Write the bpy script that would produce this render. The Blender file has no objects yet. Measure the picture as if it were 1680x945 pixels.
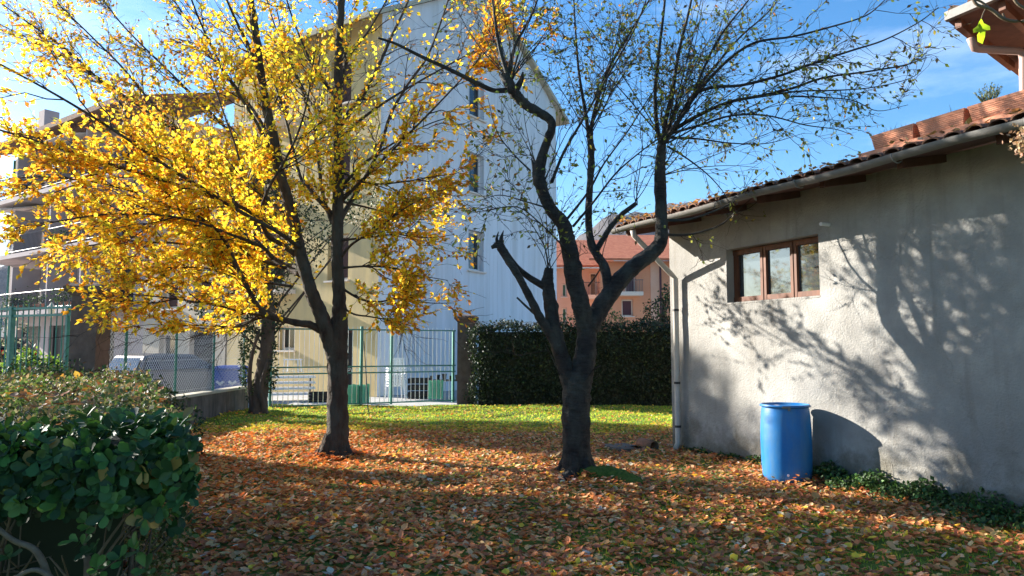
import bpy, math, random
import numpy as np
from mathutils import Vector, Matrix

S = bpy.context.scene
COL = S.collection
rng = np.random.default_rng(7)
random.seed(7)
R = math.radians

# ------------------------------------------------------------------ camera
F = 1200.0
PITCH = R(4.65)
CAMZ = 1.55
cd = bpy.data.cameras.new('camera'); cam = bpy.data.objects.new('camera', cd); COL.objects.link(cam)
cam.location = (0, 0, CAMZ); cam.rotation_euler = (math.pi / 2 + PITCH, 0, 0)
cd.sensor_width = 36; cd.lens = 36 * F / 1680; cd.clip_end = 9000; cd.clip_start = .05
S.camera = cam

# ------------------------------------------------------------------ sky and sun
SUN_AZ = -61.5      # clockwise from +Y
SUN_EL = 20.0
w = bpy.data.worlds.new("World"); S.world = w; w.use_nodes = True
nt = w.node_tree; bg = nt.nodes['Background']
sk = nt.nodes.new('ShaderNodeTexSky'); sk.sky_type = 'NISHITA'; sk.sun_disc = False
sk.sun_elevation = R(SUN_EL); sk.sun_rotation = R(SUN_AZ % 360)
sk.air_density = 1.0; sk.dust_density = 0.6; sk.ozone_density = 3.0; sk.altitude = 300
tcw = nt.nodes.new('ShaderNodeTexCoord'); mpw = nt.nodes.new('ShaderNodeMapping'); mpw.inputs['Scale'].default_value = (1.2, 1.2, 5)
mpw.inputs['Rotation'].default_value = (0, R(14), R(20))
nzw = nt.nodes.new('ShaderNodeTexNoise'); nzw.inputs['Scale'].default_value = 2.2; nzw.inputs['Detail'].default_value = 7; nzw.inputs['Roughness'].default_value = .6
crw = nt.nodes.new('ShaderNodeValToRGB'); crw.color_ramp.elements[0].position = .52; crw.color_ramp.elements[1].position = .85
crw.color_ramp.elements[1].color = (.42, .42, .42, 1)
mxw = nt.nodes.new('ShaderNodeMix'); mxw.data_type = 'RGBA'; mxw.inputs[7].default_value = (7.2, 8.0, 9.0, 1)
nt.links.new(tcw.outputs['Generated'], mpw.inputs[0]); nt.links.new(mpw.outputs[0], nzw.inputs[0])
nt.links.new(nzw.outputs[0], crw.inputs[0]); nt.links.new(crw.outputs[0], mxw.inputs[0])
hsw = nt.nodes.new('ShaderNodeHueSaturation'); hsw.inputs['Saturation'].default_value = 1.28; nt.links.new(sk.outputs[0], hsw.inputs['Color']); nt.links.new(hsw.outputs[0], mxw.inputs[6]); nt.links.new(mxw.outputs[2], bg.inputs[0])
bg.inputs[1].default_value = 0.08
sd = bpy.data.lights.new('sun', 'SUN'); sun = bpy.data.objects.new('sun', sd); COL.objects.link(sun)
sd.energy = 5.0; sd.angle = R(.45); sd.color = (1, .94, .85)
to_sun = Vector((math.sin(R(SUN_AZ)) * math.cos(R(SUN_EL)), math.cos(R(SUN_AZ)) * math.cos(R(SUN_EL)), math.sin(R(SUN_EL))))
sun.rotation_euler = to_sun.to_track_quat('Z', 'Y').to_euler()
S.view_settings.view_transform = 'Standard'; S.view_settings.look = 'None'; S.view_settings.gamma = 1
S.view_settings.exposure = 1.82
try:
    S.cycles.max_bounces = 6; S.cycles.transparent_max_bounces = 6; S.cycles.transmission_bounces = 4
except Exception: pass

def at(px, py, Y):
    """the point of the place seen at photo pixel px,py at depth Y"""
    c, s = math.cos(PITCH), math.sin(PITCH)
    a = (px - 840) / F; b = (472.5 - py) / F
    d = Vector((a, c - b * s, s + b * c))
    return Vector((0, 0, CAMZ)) + d * (Y / d.y)
def X(px, Y): return (px - 840) / F * Y
def Z(py, Y): return CAMZ + (570 - py) / F * Y

# ------------------------------------------------------------------ materials
def mat(name, col, rough=.8, metal=0, spec=.3, noise=None, bump=None, col2=None, scale3=(1, 1, 1), stains=None):
    m = bpy.data.materials.new(name); m.use_nodes = True; t = m.node_tree; N = t.nodes; L = t.links
    p = N['Principled BSDF']; p.inputs['Roughness'].default_value = rough; p.inputs['Metallic'].default_value = metal
    p.inputs['Specular IOR Level'].default_value = spec; p.inputs['Base Color'].default_value = (*col, 1)
    tc = N.new('ShaderNodeTexCoord'); mp = N.new('ShaderNodeMapping'); mp.inputs['Scale'].default_value = scale3
    L.new(tc.outputs['Object'], mp.inputs[0])
    out = None
    if noise:
        nz = N.new('ShaderNodeTexNoise'); nz.inputs['Scale'].default_value = noise; nz.inputs['Detail'].default_value = 8; nz.inputs['Roughness'].default_value = .62
        L.new(mp.outputs[0], nz.inputs[0])
        cr = N.new('ShaderNodeValToRGB'); cr.color_ramp.elements[0].position = .33; cr.color_ramp.elements[1].position = .68
        cr.color_ramp.elements[0].color = (*col, 1); cr.color_ramp.elements[1].color = (*(col2 or [c * 1.4 for c in col]), 1)
        L.new(nz.outputs[0], cr.inputs[0]); out = cr.outputs[0]
        if stains:
            n2 = N.new('ShaderNodeTexNoise'); n2.inputs['Scale'].default_value = stains[0]; n2.inputs['Detail'].default_value = 6; n2.inputs['Roughness'].default_value = .65
            mp2 = N.new('ShaderNodeMapping'); mp2.inputs['Scale'].default_value = stains[2] if len(stains) > 2 else (1, 1, 1)
            L.new(tc.outputs['Object'], mp2.inputs[0]); L.new(mp2.outputs[0], n2.inputs[0])
            c2 = N.new('ShaderNodeValToRGB'); c2.color_ramp.elements[0].position = .42; c2.color_ramp.elements[1].position = .66
            L.new(n2.outputs[0], c2.inputs[0])
            mx = N.new('ShaderNodeMix'); mx.data_type = 'RGBA'; mx.inputs[7].default_value = (*stains[1], 1)
            L.new(c2.outputs[0], mx.inputs[0]); L.new(out, mx.inputs[6]); out = mx.outputs[2]
        L.new(out, p.inputs['Base Color'])
    if bump:
        nb = N.new('ShaderNodeTexNoise'); nb.inputs['Scale'].default_value = bump[0]; nb.inputs['Detail'].default_value = 8; nb.inputs['Roughness'].default_value = .7
        L.new(mp.outputs[0], nb.inputs[0]); bp = N.new('ShaderNodeBump'); bp.inputs['Strength'].default_value = bump[1]; bp.inputs['Distance'].default_value = bump[2] if len(bump) > 2 else .02
        L.new(nb.outputs[0], bp.inputs['Height']); L.new(bp.outputs[0], p.inputs['Normal'])
    return m

def weather_plaster(m, dirt=(.12, .105, .07), lo=-.62, hi=-.25, full=True):
    t = m.node_tree; N = t.nodes; L = t.links; p = N['Principled BSDF']; src = p.inputs['Base Color'].links[0].from_socket
    tc = N.new('ShaderNodeTexCoord'); sx = N.new('ShaderNodeSeparateXYZ'); L.new(tc.outputs['Object'], sx.inputs[0])
    nz = N.new('ShaderNodeTexNoise'); nz.inputs['Scale'].default_value = 2.6; nz.inputs['Detail'].default_value = 9; nz.inputs['Roughness'].default_value = .7; L.new(tc.outputs['Object'], nz.inputs[0])
    ad = N.new('ShaderNodeMath'); ad.operation = 'MULTIPLY_ADD'; ad.inputs[1].default_value = -1.5; L.new(nz.outputs[0], ad.inputs[0]); L.new(sx.outputs[2], ad.inputs[2])   # z - 1.5 noise
    mr = N.new('ShaderNodeMapRange'); mr.inputs[1].default_value = lo; mr.inputs[2].default_value = hi; mr.inputs[3].default_value = .75; mr.inputs[4].default_value = 0; L.new(ad.outputs[0], mr.inputs[0])
    mx = N.new('ShaderNodeMix'); mx.data_type = 'RGBA'; mx.inputs[7].default_value = (*dirt, 1); L.new(mr.outputs[0], mx.inputs[0]); L.new(src, mx.inputs[6])
    if not full: L.new(mx.outputs[2], p.inputs['Base Color']); return
    mp = N.new('ShaderNodeMapping'); mp.inputs['Scale'].default_value = (5, 5, .45); L.new(tc.outputs['Object'], mp.inputs[0])
    n2 = N.new('ShaderNodeTexNoise'); n2.inputs['Scale'].default_value = 1.6; n2.inputs['Detail'].default_value = 5; L.new(mp.outputs[0], n2.inputs[0])
    r2 = N.new('ShaderNodeMapRange'); r2.inputs[1].default_value = .56; r2.inputs[2].default_value = .74; r2.inputs[4].default_value = .5; L.new(n2.outputs[0], r2.inputs[0])
    m2 = N.new('ShaderNodeMix'); m2.data_type = 'RGBA'; m2.inputs[7].default_value = (.22, .20, .17, 1); L.new(r2.outputs[0], m2.inputs[0]); L.new(mx.outputs[2], m2.inputs[6])
    vo = N.new('ShaderNodeTexVoronoi'); vo.feature = 'DISTANCE_TO_EDGE'; vo.inputs['Scale'].default_value = .55; 
    ws = N.new('ShaderNodeMix'); ws.data_type = 'VECTOR'; ws.inputs[0].default_value = .25; L.new(tc.outputs['Object'], ws.inputs[4]); L.new(nz.outputs['Color'], ws.inputs[5]); L.new(ws.outputs[1], vo.inputs[0])
    r3 = N.new('ShaderNodeMapRange'); r3.inputs[1].default_value = 0; r3.inputs[2].default_value = .004; r3.inputs[3].default_value = .22; r3.inputs[4].default_value = 0; L.new(vo.outputs[0], r3.inputs[0])
    m3 = N.new('ShaderNodeMix'); m3.data_type = 'RGBA'; m3.inputs[7].default_value = (.1, .09, .08, 1); L.new(r3.outputs[0], m3.inputs[0]); L.new(m2.outputs[2], m3.inputs[6])
    L.new(m3.outputs[2], p.inputs['Base Color'])

def leafmat(name, transl=.45, rough=.45, spec=.35, boost=1.0):
    m = bpy.data.materials.new(name); m.use_nodes = True; t = m.node_tree; N = t.nodes; L = t.links
    p = N['Principled BSDF']; p.inputs['Roughness'].default_value = rough; p.inputs['Specular IOR Level'].default_value = spec
    a = N.new('ShaderNodeAttribute'); a.attribute_name = 'Col'
    nz = N.new('ShaderNodeTexNoise'); nz.inputs['Scale'].default_value = 60; nz.inputs['Detail'].default_value = 3
    tc = N.new('ShaderNodeTexCoord'); L.new(tc.outputs['Object'], nz.inputs[0])
    hs = N.new('ShaderNodeHueSaturation'); mr = N.new('ShaderNodeMapRange'); mr.inputs[3].default_value = .7; mr.inputs[4].default_value = 1.3
    L.new(nz.outputs[0], mr.inputs[0]); L.new(mr.outputs[0], hs.inputs['Value']); L.new(a.outputs['Color'], hs.inputs['Color'])
    L.new(hs.outputs[0], p.inputs['Base Color'])
    tr = N.new('ShaderNodeBsdfTranslucent'); g = N.new('ShaderNodeMix'); g.data_type = 'RGBA'; g.blend_type = 'MULTIPLY'; g.inputs[0].default_value = 1
    g.inputs[7].default_value = (boost, boost, boost * .8, 1); L.new(hs.outputs[0], g.inputs[6]); L.new(g.outputs[2], tr.inputs[0])
    mx = N.new('ShaderNodeMixShader'); mx.inputs[0].default_value = transl
    L.new(p.outputs[0], mx.inputs[1]); L.new(tr.outputs[0], mx.inputs[2]); L.new(mx.outputs[0], N['Material Output'].inputs[0])
    return m

M = dict(
    plaster=mat('rough_plaster', (.28, .27, .245), .95, noise=1.6, col2=(.42, .405, .37), bump=(38, .9, .02), stains=(1.1, (.26, .25, .23))),
    white=mat('white_cladding', (.66, .67, .69), .8, noise=.4, col2=(.74, .745, .755), scale3=(1, 1, .2), bump=(6, .15), stains=(1.4, (.58, .58, .57), (1.6, 1.6, .12))),
    yellow=mat('yellow_render', (.60, .44, .20), .9, noise=1.2, col2=(.66, .50, .25), bump=(30, .2), stains=(1.2, (.48, .37, .2), (1.5, 1.5, .2))),
    beige=mat('beige_render', (.42, .36, .28), .9, noise=1, col2=(.5, .43, .34)),
    pinkgrey=mat('pinkish_render', (.42, .34, .33), .9, noise=.8, col2=(.50, .42, .40)),
    salmon=mat('salmon_render', (.62, .26, .14), .9, noise=.6, col2=(.68, .32, .18)),
    salmon2=mat('pale_salmon_render', (.62, .36, .24), .9, noise=.6, col2=(.68, .42, .3)),
    cream=mat('cream_trim', (.7, .6, .5), .8),
    redtile=mat('red_roof', (.42, .12, .06), .85, noise=3, col2=(.55, .2, .1), bump=(12, .6, .1)),
    tile=mat('old_clay_tile', (.16, .075, .045), .9, noise=6, col2=(.36, .17, .10), bump=(30, .5), stains=(5, (.09, .085, .06))),
    terracotta=mat('terracotta', (.62, .24, .13), .8, noise=5, col2=(.7, .32, .19), bump=(60, .2, .004)),
    wood=mat('window_wood', (.09, .034, .017), .6, noise=12, col2=(.18, .07, .035), scale3=(1, 1, .2)),
    darkwood=mat('dark_timber', (.07, .03, .022), .75, noise=8, col2=(.12, .055, .04), scale3=(1, 1, .2)),
    zinc=mat('zinc', (.13, .125, .115), .6, .2, .4, noise=5, col2=(.2, .19, .17), bump=(8, .2)),
    darkmetal=mat('dark_metal', (.05, .05, .05), .5, .4),
    pipe=mat('painted_pipe', (.42, .38, .33), .5, noise=7, col2=(.52, .48, .42)),
    brownpipe=mat('brown_pipe', (.36, .24, .2), .45),
    barrel=mat('blue_plastic', (.005, .12, .36), .42, 0, .4, noise=2.5, col2=(.01, .18, .47), bump=(12, .2, .01), stains=(7, (.05, .17, .34), (1, 1, .3))),
    concrete=mat('weathered_concrete', (.12, .10, .085), .95, noise=3, col2=(.2, .17, .14), bump=(20, .6), stains=(2, (.06, .055, .045), (3, 3, .5))),
    cap=mat('stone_coping', (.42, .38, .28), .9, noise=6, col2=(.5, .46, .36), bump=(20, .4)),
    pillar=mat('brown_pillar_render', (.12, .085, .065), .95, noise=6, col2=(.19, .14, .11), bump=(25, .8)),
    green=mat('green_paint', (.03, .16, .12), .45, 0, .5, noise=14, col2=(.06, .24, .19)),
    mint=mat('faded_green_paint', (.30, .42, .36), .4, .0, .6, noise=20, col2=(.5, .58, .52)),
    palebar=mat('pale_painted_bar', (.82, .86, .82), .22, .35, 1.0, noise=20, col2=(.86, .88, .86)),
    mintcloth=mat('mint_sheet', (.14, .50, .34), .7, noise=6, col2=(.2, .58, .4)),
    wire=mat('galvanised_wire', (.62, .62, .6), .35, .5, .6),
    glass=mat('window_glass', (.13, .16, .18), .04, .7, 1.0),
    darkglass=mat('dark_glass', (.02, .025, .03), .08, 0, .8),
    carpaint=mat('grey_car_paint', (.16, .15, .15), .3, .5, .5),
    blackpaint=mat('black_car_paint', (.01, .012, .02), .2, .2, .6),
    rubber=mat('rubber', (.015, .015, .015), .9), rim=mat('rim', (.45, .45, .46), .35, .8),
    redlight=mat('red_light', (.6, .02, .02), .25, 0, .5), headlight=mat('lamp_glass', (.6, .6, .6), .1),
    whitepl=mat('white_plastic', (.78, .78, .8), .4), bluebin=mat('blue_bin_plastic', (.02, .08, .38), .45),
    greybar=mat('grey_railing', (.12, .11, .11), .5), black=mat('black_plastic', (.015, .015, .017), .5),
    paving=mat('courtyard_paving', (.30, .29, .28), .9, noise=2, col2=(.42, .41, .39), bump=(14, .3)),
    asphalt=mat('asphalt', (.06, .06, .06), .9, noise=3, col2=(.1, .1, .095)),
    soil=mat('lawn_soil', (.07, .12, .015), 1, noise=5, col2=(.13, .19, .03), bump=(30, .8)),
    terrain=mat('distant_ground', (.06, .07, .04), 1, noise=.02, col2=(.09, .09, .06)),
    mountain=mat('wooded_slope', (.065, .06, .065), 1, noise=.012, col2=(.10, .085, .08), bump=(.05, 1, 5)),
    bark1=mat('smooth_grey_brown_bark', (.036, .024, .016), .9, noise=11, col2=(.085, .057, .038), scale3=(1, 1, .25), bump=(26, 1.0, .05), stains=(5, (.085, .08, .06), (1, 1, .5))),
    bark2=mat('dark_ringed_cherry_bark', (.016, .013, .011), .7, noise=10, col2=(.05, .042, .036), scale3=(.7, .7, 3), bump=(14, 1.0, .05), stains=(6, (.075, .072, .055), (1, 1, .6))),
    bark3=mat('brown_bark', (.07, .05, .038), .9, noise=9, col2=(.13, .095, .07), scale3=(1, 1, .4), bump=(16, .9, .03)),
    twig=mat('twig_bark', (.035, .025, .02), .8), stem=mat('hedge_stem', (.10, .07, .045), .85, noise=20, col2=(.16, .12, .08), bump=(40, .5)),
    cutwood=mat('cut_wood', (.12, .09, .06), .9, noise=12, col2=(.2, .15, .1)),
    moss=mat('moss', (.05, .10, .015), 1, noise=25, col2=(.12, .17, .03), bump=(60, 1, .02)),
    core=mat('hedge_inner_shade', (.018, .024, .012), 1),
    shutter=mat('brown_shutter', (.07, .035, .03), .7), purple=mat('plum_shutter', (.09, .04, .05), .7),
    greenshut=mat('green_shutter', (.06, .16, .11), .7),
    awning=mat('pale_awning', (.6, .55, .5), .8), fabric=mat('cream_cloth', (.75, .66, .52), .8),
)
LM = dict(yellow=leafmat('autumn_leaf', .62, .5, .25, 1.3), litter=leafmat('fallen_leaf', .28, .6, .25, 1.2), ever=leafmat('evergreen_leaf', .18, .55, .35),
          dull=leafmat('small_leaf', .35, .55, .25), grass=leafmat('grass_blade', .5, .6, .2, 1.2))

weather_plaster(M['plaster'])
weather_plaster(M['barrel'], (.11, .09, .06), -.98, -.62, False)
# ------------------------------------------------------------------ object helpers
def tag(o, label=None, cat=None, group=None, kind=None):
    if label: o['label'] = label
    if cat: o['category'] = cat
    if group: o['group'] = group
    if kind: o['kind'] = kind
    return o
def empty(name, loc, label, cat, group=None, rz=0):
    o = bpy.data.objects.new(name, None); COL.objects.link(o); o.location = loc; o.rotation_euler[2] = rz
    o.empty_display_size = .1
    return tag(o, label, cat, group)
def link(name, me, m, parent=None, smooth=False):
    if m is not None and len(me.materials) == 0: me.materials.append(m)
    o = bpy.data.objects.new(name, me); COL.objects.link(o)
    if smooth: me.polygons.foreach_set('use_smooth', [True] * len(me.polygons)); me.update()
    if parent is not None:
        o.parent = parent          # meshes are in world coordinates unless local is wanted
        mw = Matrix.LocRotScale(parent.location, parent.rotation_euler, parent.scale)
        p = parent
        while p.parent: p = p.parent
        if parent.parent: mw = Matrix.Identity(4) if not getattr(parent, 'type', '') == 'EMPTY' else mw
        if parent.parent is None: o.matrix_parent_inverse = mw.inverted()
    return o
class MB:
    def __init__(s): s.v = []; s.f = []
    def add(s, vs, fs):
        b = len(s.v); s.v += [tuple(v) for v in vs]; s.f += [tuple(i + b for i in f) for f in fs]; return s
    def box(s, c, ax, ay, az, h):
        c = Vector(c); ax, ay, az = Vector(ax), Vector(ay), Vector(az)
        vs = [c + ax * h[0] * i + ay * h[1] * j + az * h[2] * k for i in (-1, 1) for j in (-1, 1) for k in (-1, 1)]
        return s.add(vs, [(0, 1, 3, 2), (4, 6, 7, 5), (0, 4, 5, 1), (2, 3, 7, 6), (0, 2, 6, 4), (1, 5, 7, 3)])
    def bx(s, x0, x1, y0, y1, z0, z1): return s.box(((x0 + x1) / 2, (y0 + y1) / 2, (z0 + z1) / 2), (1, 0, 0), (0, 1, 0), (0, 0, 1), ((x1 - x0) / 2, (y1 - y0) / 2, (z1 - z0) / 2))
    def tube(s, P, r, n=8, caps=True):
        P = [Vector(p) for p in P]; k = len(P)
        if not hasattr(r, '__len__'): r = [r] * k
        T = [(P[min(i + 1, k - 1)] - P[max(i - 1, 0)]).normalized() for i in range(k)]
        u = T[0].orthogonal().normalized(); vs = []
        for i in range(k):
            u = (u - T[i] * u.dot(T[i])).normalized(); q = T[i].cross(u)
            for j in range(n):
                a = 2 * math.pi * j / n; vs.append(P[i] + (u * math.cos(a) + q * math.sin(a)) * r[i])
        fs = [(i * n + j, i * n + (j + 1) % n, (i + 1) * n + (j + 1) % n, (i + 1) * n + j) for i in range(k - 1) for j in range(n)]
        if caps: fs += [tuple(range(n))[::-1], tuple((k - 1) * n + j for j in range(n))]
        return s.add(vs, fs)
    def lathe(s, c, prof, n=24):
        c = Vector(c); vs = [c + Vector((r * math.cos(2 * math.pi * j / n), r * math.sin(2 * math.pi * j / n), z)) for r, z in prof for j in range(n)]
        k = len(prof); fs = [(i * n + j, i * n + (j + 1) % n, (i + 1) * n + (j + 1) % n, (i + 1) * n + j) for i in range(k - 1) for j in range(n)]
        fs += [tuple(range(n))[::-1], tuple((k - 1) * n + j for j in range(n))]
        return s.add(vs, fs)
    def mesh(s, name):
        me = bpy.data.meshes.new(name); me.from_pydata(s.v, [], s.f); me.update(); return me
    def build(s, name, m, parent=None, smooth=False): return link(name, s.mesh(name), m, parent, smooth)

def npmesh(name, V, Fc, C=None):
    """V (n,3), Fc (m,k) faces, C (m,3) face colours"""
    me = bpy.data.meshes.new(name); m, k = Fc.shape
    me.vertices.add(len(V)); me.vertices.foreach_set('co', np.ascontiguousarray(V, np.float32).ravel())
    me.loops.add(m * k); me.loops.foreach_set('vertex_index', np.ascontiguousarray(Fc, np.int32).ravel())
    me.polygons.add(m); me.polygons.foreach_set('loop_start', np.arange(0, m * k, k, dtype=np.int32))
    try: me.polygons.foreach_set('loop_total', np.full(m, k, np.int32))
    except Exception: pass
    me.update(calc_edges=True)
    if C is not None:
        a = me.attributes.new('Col', 'FLOAT_COLOR', 'FACE'); cc = np.ones((m, 4), np.float32); cc[:, :3] = C
        a.data.foreach_set('color', cc.ravel())
    return me

# leaf templates: along +Y, unit length
LEAF8 = (np.array([(0, 0, 0), (0, .38, -.05), (0, .72, -.03), (0, 1, .06), (-.25, .3, .05), (-.24, .65, .07), (.25, .3, .05), (.24, .65, .07)]),
         np.array([(0, 1, 4), (4, 1, 5), (1, 2, 5), (5, 2, 3), (0, 6, 1), (6, 7, 1), (1, 7, 2), (7, 3, 2)]))
LEAF4 = (np.array([(0, 0, 0), (0, .5, -.06), (0, 1, .05), (-.27, .45, .06), (.27, .45, .06)]),
         np.array([(0, 1, 3), (3, 1, 2), (0, 4, 1), (4, 2, 1)]))
LEAF2 = (np.array([(0, 0, 0), (.28, .5, .05), (0, 1, 0), (-.28, .5, .05)]), np.array([(0, 1, 2), (0, 2, 3)]))
OVAL = (np.array([(0, 0, 0), (0, .35, -.03), (0, .7, -.03), (0, 1, .0), (-.13, .25, .02), (-.27, .65, .05), (-.15, .92, .03), (.13, .25, .02), (.27, .65, .05), (.15, .92, .03)]),
        np.array([(0, 1, 4), (4, 1, 5), (1, 2, 5), (5, 2, 6), (2, 3, 6), (0, 7, 1), (7, 8, 1), (1, 8, 2), (8, 9, 2), (2, 9, 3)]))
BLADE = (np.array([(-.06, 0, 0), (.06, 0, 0), (0, 1, .25)]), np.array([(0, 1, 2)]))

def norm(a): return a / np.maximum(np.linalg.norm(a, axis=-1, keepdims=True), 1e-9)
def scatter(P, D, U, sc, col, tpl, wid=1.0):
    """P base, D direction of leaf, U face normal hint, sc length, col colour -> V,F,C"""
    tv, tf = tpl; n = len(P); D = norm(D); Xa = norm(np.cross(D, U)); Zn = np.cross(Xa, D)
    sc = np.broadcast_to(sc, (n,))[:, None, None]
    W = np.broadcast_to(wid, (n,))[:, None, None]
    t = tv[None] * sc
    V = P[:, None] + t[..., 0:1] * W * Xa[:, None] + t[..., 1:2] * D[:, None] + t[..., 2:3] * Zn[:, None]
    Fc = tf[None] + (np.arange(n) * len(tv))[:, None, None]
    return V.reshape(-1, 3), Fc.reshape(-1, 3), np.repeat(col, len(tf), 0)
def pick(n, pal, jit=.18):
    pal = [(w_, c) for w_, c in pal]; ws = np.array([p[0] for p in pal], float); cs = np.array([p[1] for p in pal], float)
    i = rng.choice(len(pal), n, p=ws / ws.sum()); return np.clip(cs[i] * (1 + rng.normal(0, jit, (n, 1))) * (1 + rng.normal(0, .06, (n, 3))), .002, .95)
def rand_dir(n):
    a = rng.normal(size=(n, 3)); return norm(a)

def tubes(P, Rr, n=3):
    """many equal-length polylines at once: P (N,k,3), Rr (N,k)"""
    N_, k, _ = P.shape
    T = np.empty_like(P); T[:, 1:-1] = P[:, 2:] - P[:, :-2]; T[:, 0] = P[:, 1] - P[:, 0]; T[:, -1] = P[:, -1] - P[:, -2]; T = norm(T)
    ref = np.where(np.abs(T[:, :1, 2:3]) > .8, np.array([1., 0, 0]), np.array([0, 0, 1.])); ref = np.broadcast_to(ref, T.shape)
    U = norm(np.cross(T, ref)); W = np.cross(T, U)
    a = np.arange(n) * 2 * math.pi / n
    V = P[:, :, None] + (U[:, :, None] * np.cos(a)[:, None] + W[:, :, None] * np.sin(a)[:, None]) * Rr[:, :, None, None]
    base = (np.arange(N_) * k * n)[:, None, None, None]; i = np.arange(k - 1)[None, :, None] * n; j = np.arange(n)[None, None]; j2 = (j + 1) % n
    q = np.stack(np.broadcast_arrays(i + j, i + j2, i + n + j2, i + n + j), -1)
    return V.reshape(-1, 3), (q + base).reshape(-1, 4)

def catmull(P, m=6):
    P = np.asarray(P, float); Q = np.vstack([2 * P[0] - P[1], P, 2 * P[-1] - P[-2]]); out = []
    for i in range(1, len(Q) - 2):
        for t in np.linspace(0, 1, m, endpoint=False):
            a, b, c, d = Q[i - 1:i + 3]
            out.append(.5 * (2 * b + (c - a) * t + (2 * a - 5 * b + 4 * c - d) * t * t + (3 * b - 3 * c + d - a) * t ** 3))
    out.append(Q[-2]); return np.array(out)

def limb_mesh(P, r, n=8, lump=.05):
    """a woody limb: smooth polyline, tapered, slightly lumpy"""
    big = max(r) > .05; n = max(n, 22) if big else n
    D = np.hstack([np.asarray(P, float), np.asarray(r, float)[:, None]]); D = catmull(D, 9 if big else 5)
    P2, r2 = D[:, :3], np.maximum(D[:, 3], .002)
    V, Q = tubes(P2[None], r2[None], n)
    V = V.reshape(len(P2), n, 3); c = P2[:, None]
    ph = rng.uniform(0, 6, 3); s = np.arange(len(P2))[:, None]; j = np.arange(n)[None]
    k = 1 + lump * (np.sin(j * 2.4 + s * .5 + ph[0]) + np.sin(s * 1.3 + j * 1.1 + ph[1])) * .6 + rng.normal(0, lump * .35, (len(P2), n))
    if big:
        cum = np.concatenate([[0], np.cumsum(np.linalg.norm(np.diff(P2, axis=0), axis=1))])[:, None]; th = j * 2 * np.pi / n
        for a_, fq, zq in ((.05, 2, 1.7), (.035, 3, 4.1), (.03, 5, 9.0), (.022, 7, 17.0)): k = k + a_ * np.sin(fq * th + zq * cum + ph[0] * fq) * np.sin(zq * 1.3 * cum + ph[2] * zq)
        for _ in range(int(3 + cum[-1, 0] * 3)):            # knots and old pruning scars
            s0, t0 = rng.uniform(0, cum[-1, 0]), rng.uniform(0, 6.28); w0 = rng.uniform(.03, .07); dth = (th - t0 + np.pi) % (2 * np.pi) - np.pi
            k = k + rng.uniform(-.16, .34) * np.exp(-((cum - s0) / w0) ** 2 - (dth * r2[:, None] / w0) ** 2)
    V = c + (V - c) * k[..., None]
    V = V.reshape(-1, 3); e = len(V); V = np.vstack([V, P2[:1], P2[-1:]])
    cap = [(e, (i + 1) % n, i, i) for i in range(0)]
    me = bpy.data.meshes.new('limb')
    faces = [tuple(q) for q in Q] + [(e, (i + 1) % n, i) for i in range(n)] + [(e + 1, e - n + i, e - n + (i + 1) % n) for i in range(n)]
    me.from_pydata(V.tolist(), [], faces); me.update()
    return me, P2, r2

def spawn(P, T, rp, length, ang, up, follow=.0, k=5, bend=.25):
    """child shoots from points P with parent tangent T"""
    n = len(P); rd = rand_dir(n); rd = norm(rd - T * (rd * T).sum(1, keepdims=True))
    a = rng.uniform(ang[0], ang[1], (n, 1)); D = norm(T * np.cos(a) + rd * np.sin(a) + np.array([0, 0, up]))
    L = rng.uniform(length[0], length[1], n)[:, None]
    B = rand_dir(n) * bend + np.array([0, 0, up * .8])
    s = np.linspace(0, 1, k)[None, :, None]
    J = rng.normal(0, .03, (n, k, 3)) * L[:, None]; J[:, 0] = 0
    Q = P[:, None] + D[:, None] * L[:, None] * s + B[:, None] * L[:, None] * s * s * .5 + J
    r0 = np.minimum(rp, .012 + 0 * rp)
    return Q, r0
def along(Q, per, lo=.15, hi=1.0):
    """points along each polyline of Q (N,k,3)"""
    N_, k, _ = Q.shape; i = np.repeat(np.arange(N_), per); t = rng.uniform(lo, hi, len(i)) * (k - 1) * .999
    j = t.astype(int); f = (t - j)[:, None]; a, b = Q[i, j], Q[i, j + 1]
    return a * (1 - f) + b * f, norm(b - a), i, t / (k - 1)

# ------------------------------------------------------------------ ground
def sheet(name, x0, x1, y0, y1, nx, ny, zf, m):
    xs = np.linspace(x0, x1, nx + 1); ys = np.linspace(y0, y1, ny + 1); gx, gy = np.meshgrid(xs, ys)
    V = np.stack([gx, gy, zf(gx, gy)], -1).reshape(-1, 3)
    i = np.arange(nx)[None] + np.arange(ny)[:, None] * (nx + 1); i = i.reshape(-1)
    Fc = np.stack([i, i + 1, i + nx + 2, i + nx + 1], -1)
    me = npmesh(name, V, Fc); o = link(name, me, m, None, True); o['kind'] = 'structure'; return o
def lawn_z(x, y): return .03 * np.sin(x * .9 + 1) * np.cos(y * .7) + .015 * np.sin(x * 2.7 + y * 1.9) + .01 * np.sin(x * 6 - y * 5)
sheet('ground', -3000, 3000, -300, 6000, 40, 40, lambda x, y: 0 * x - .16, M['terrain'])
lawn = sheet('lawn', -6.75, 9, -2, 19.9, 120, 170, lawn_z, M['soil'])
def street_z(x, y):
    t = np.clip((y - 25) / 12, 0, 1) * np.clip((-x - 8) / 6, 0, 1); return -.06 + .55 * t * t * (3 - 2 * t)
sheet('courtyard', -45, 12, 19.0, 60, 60, 50, lambda x, y: street_z(x, y) - .002 * 0, M['paving'])
sheet('street', -45, -6.9, 2, 19.0, 40, 30, lambda x, y: 0 * x - .06, M['paving'])

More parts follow.
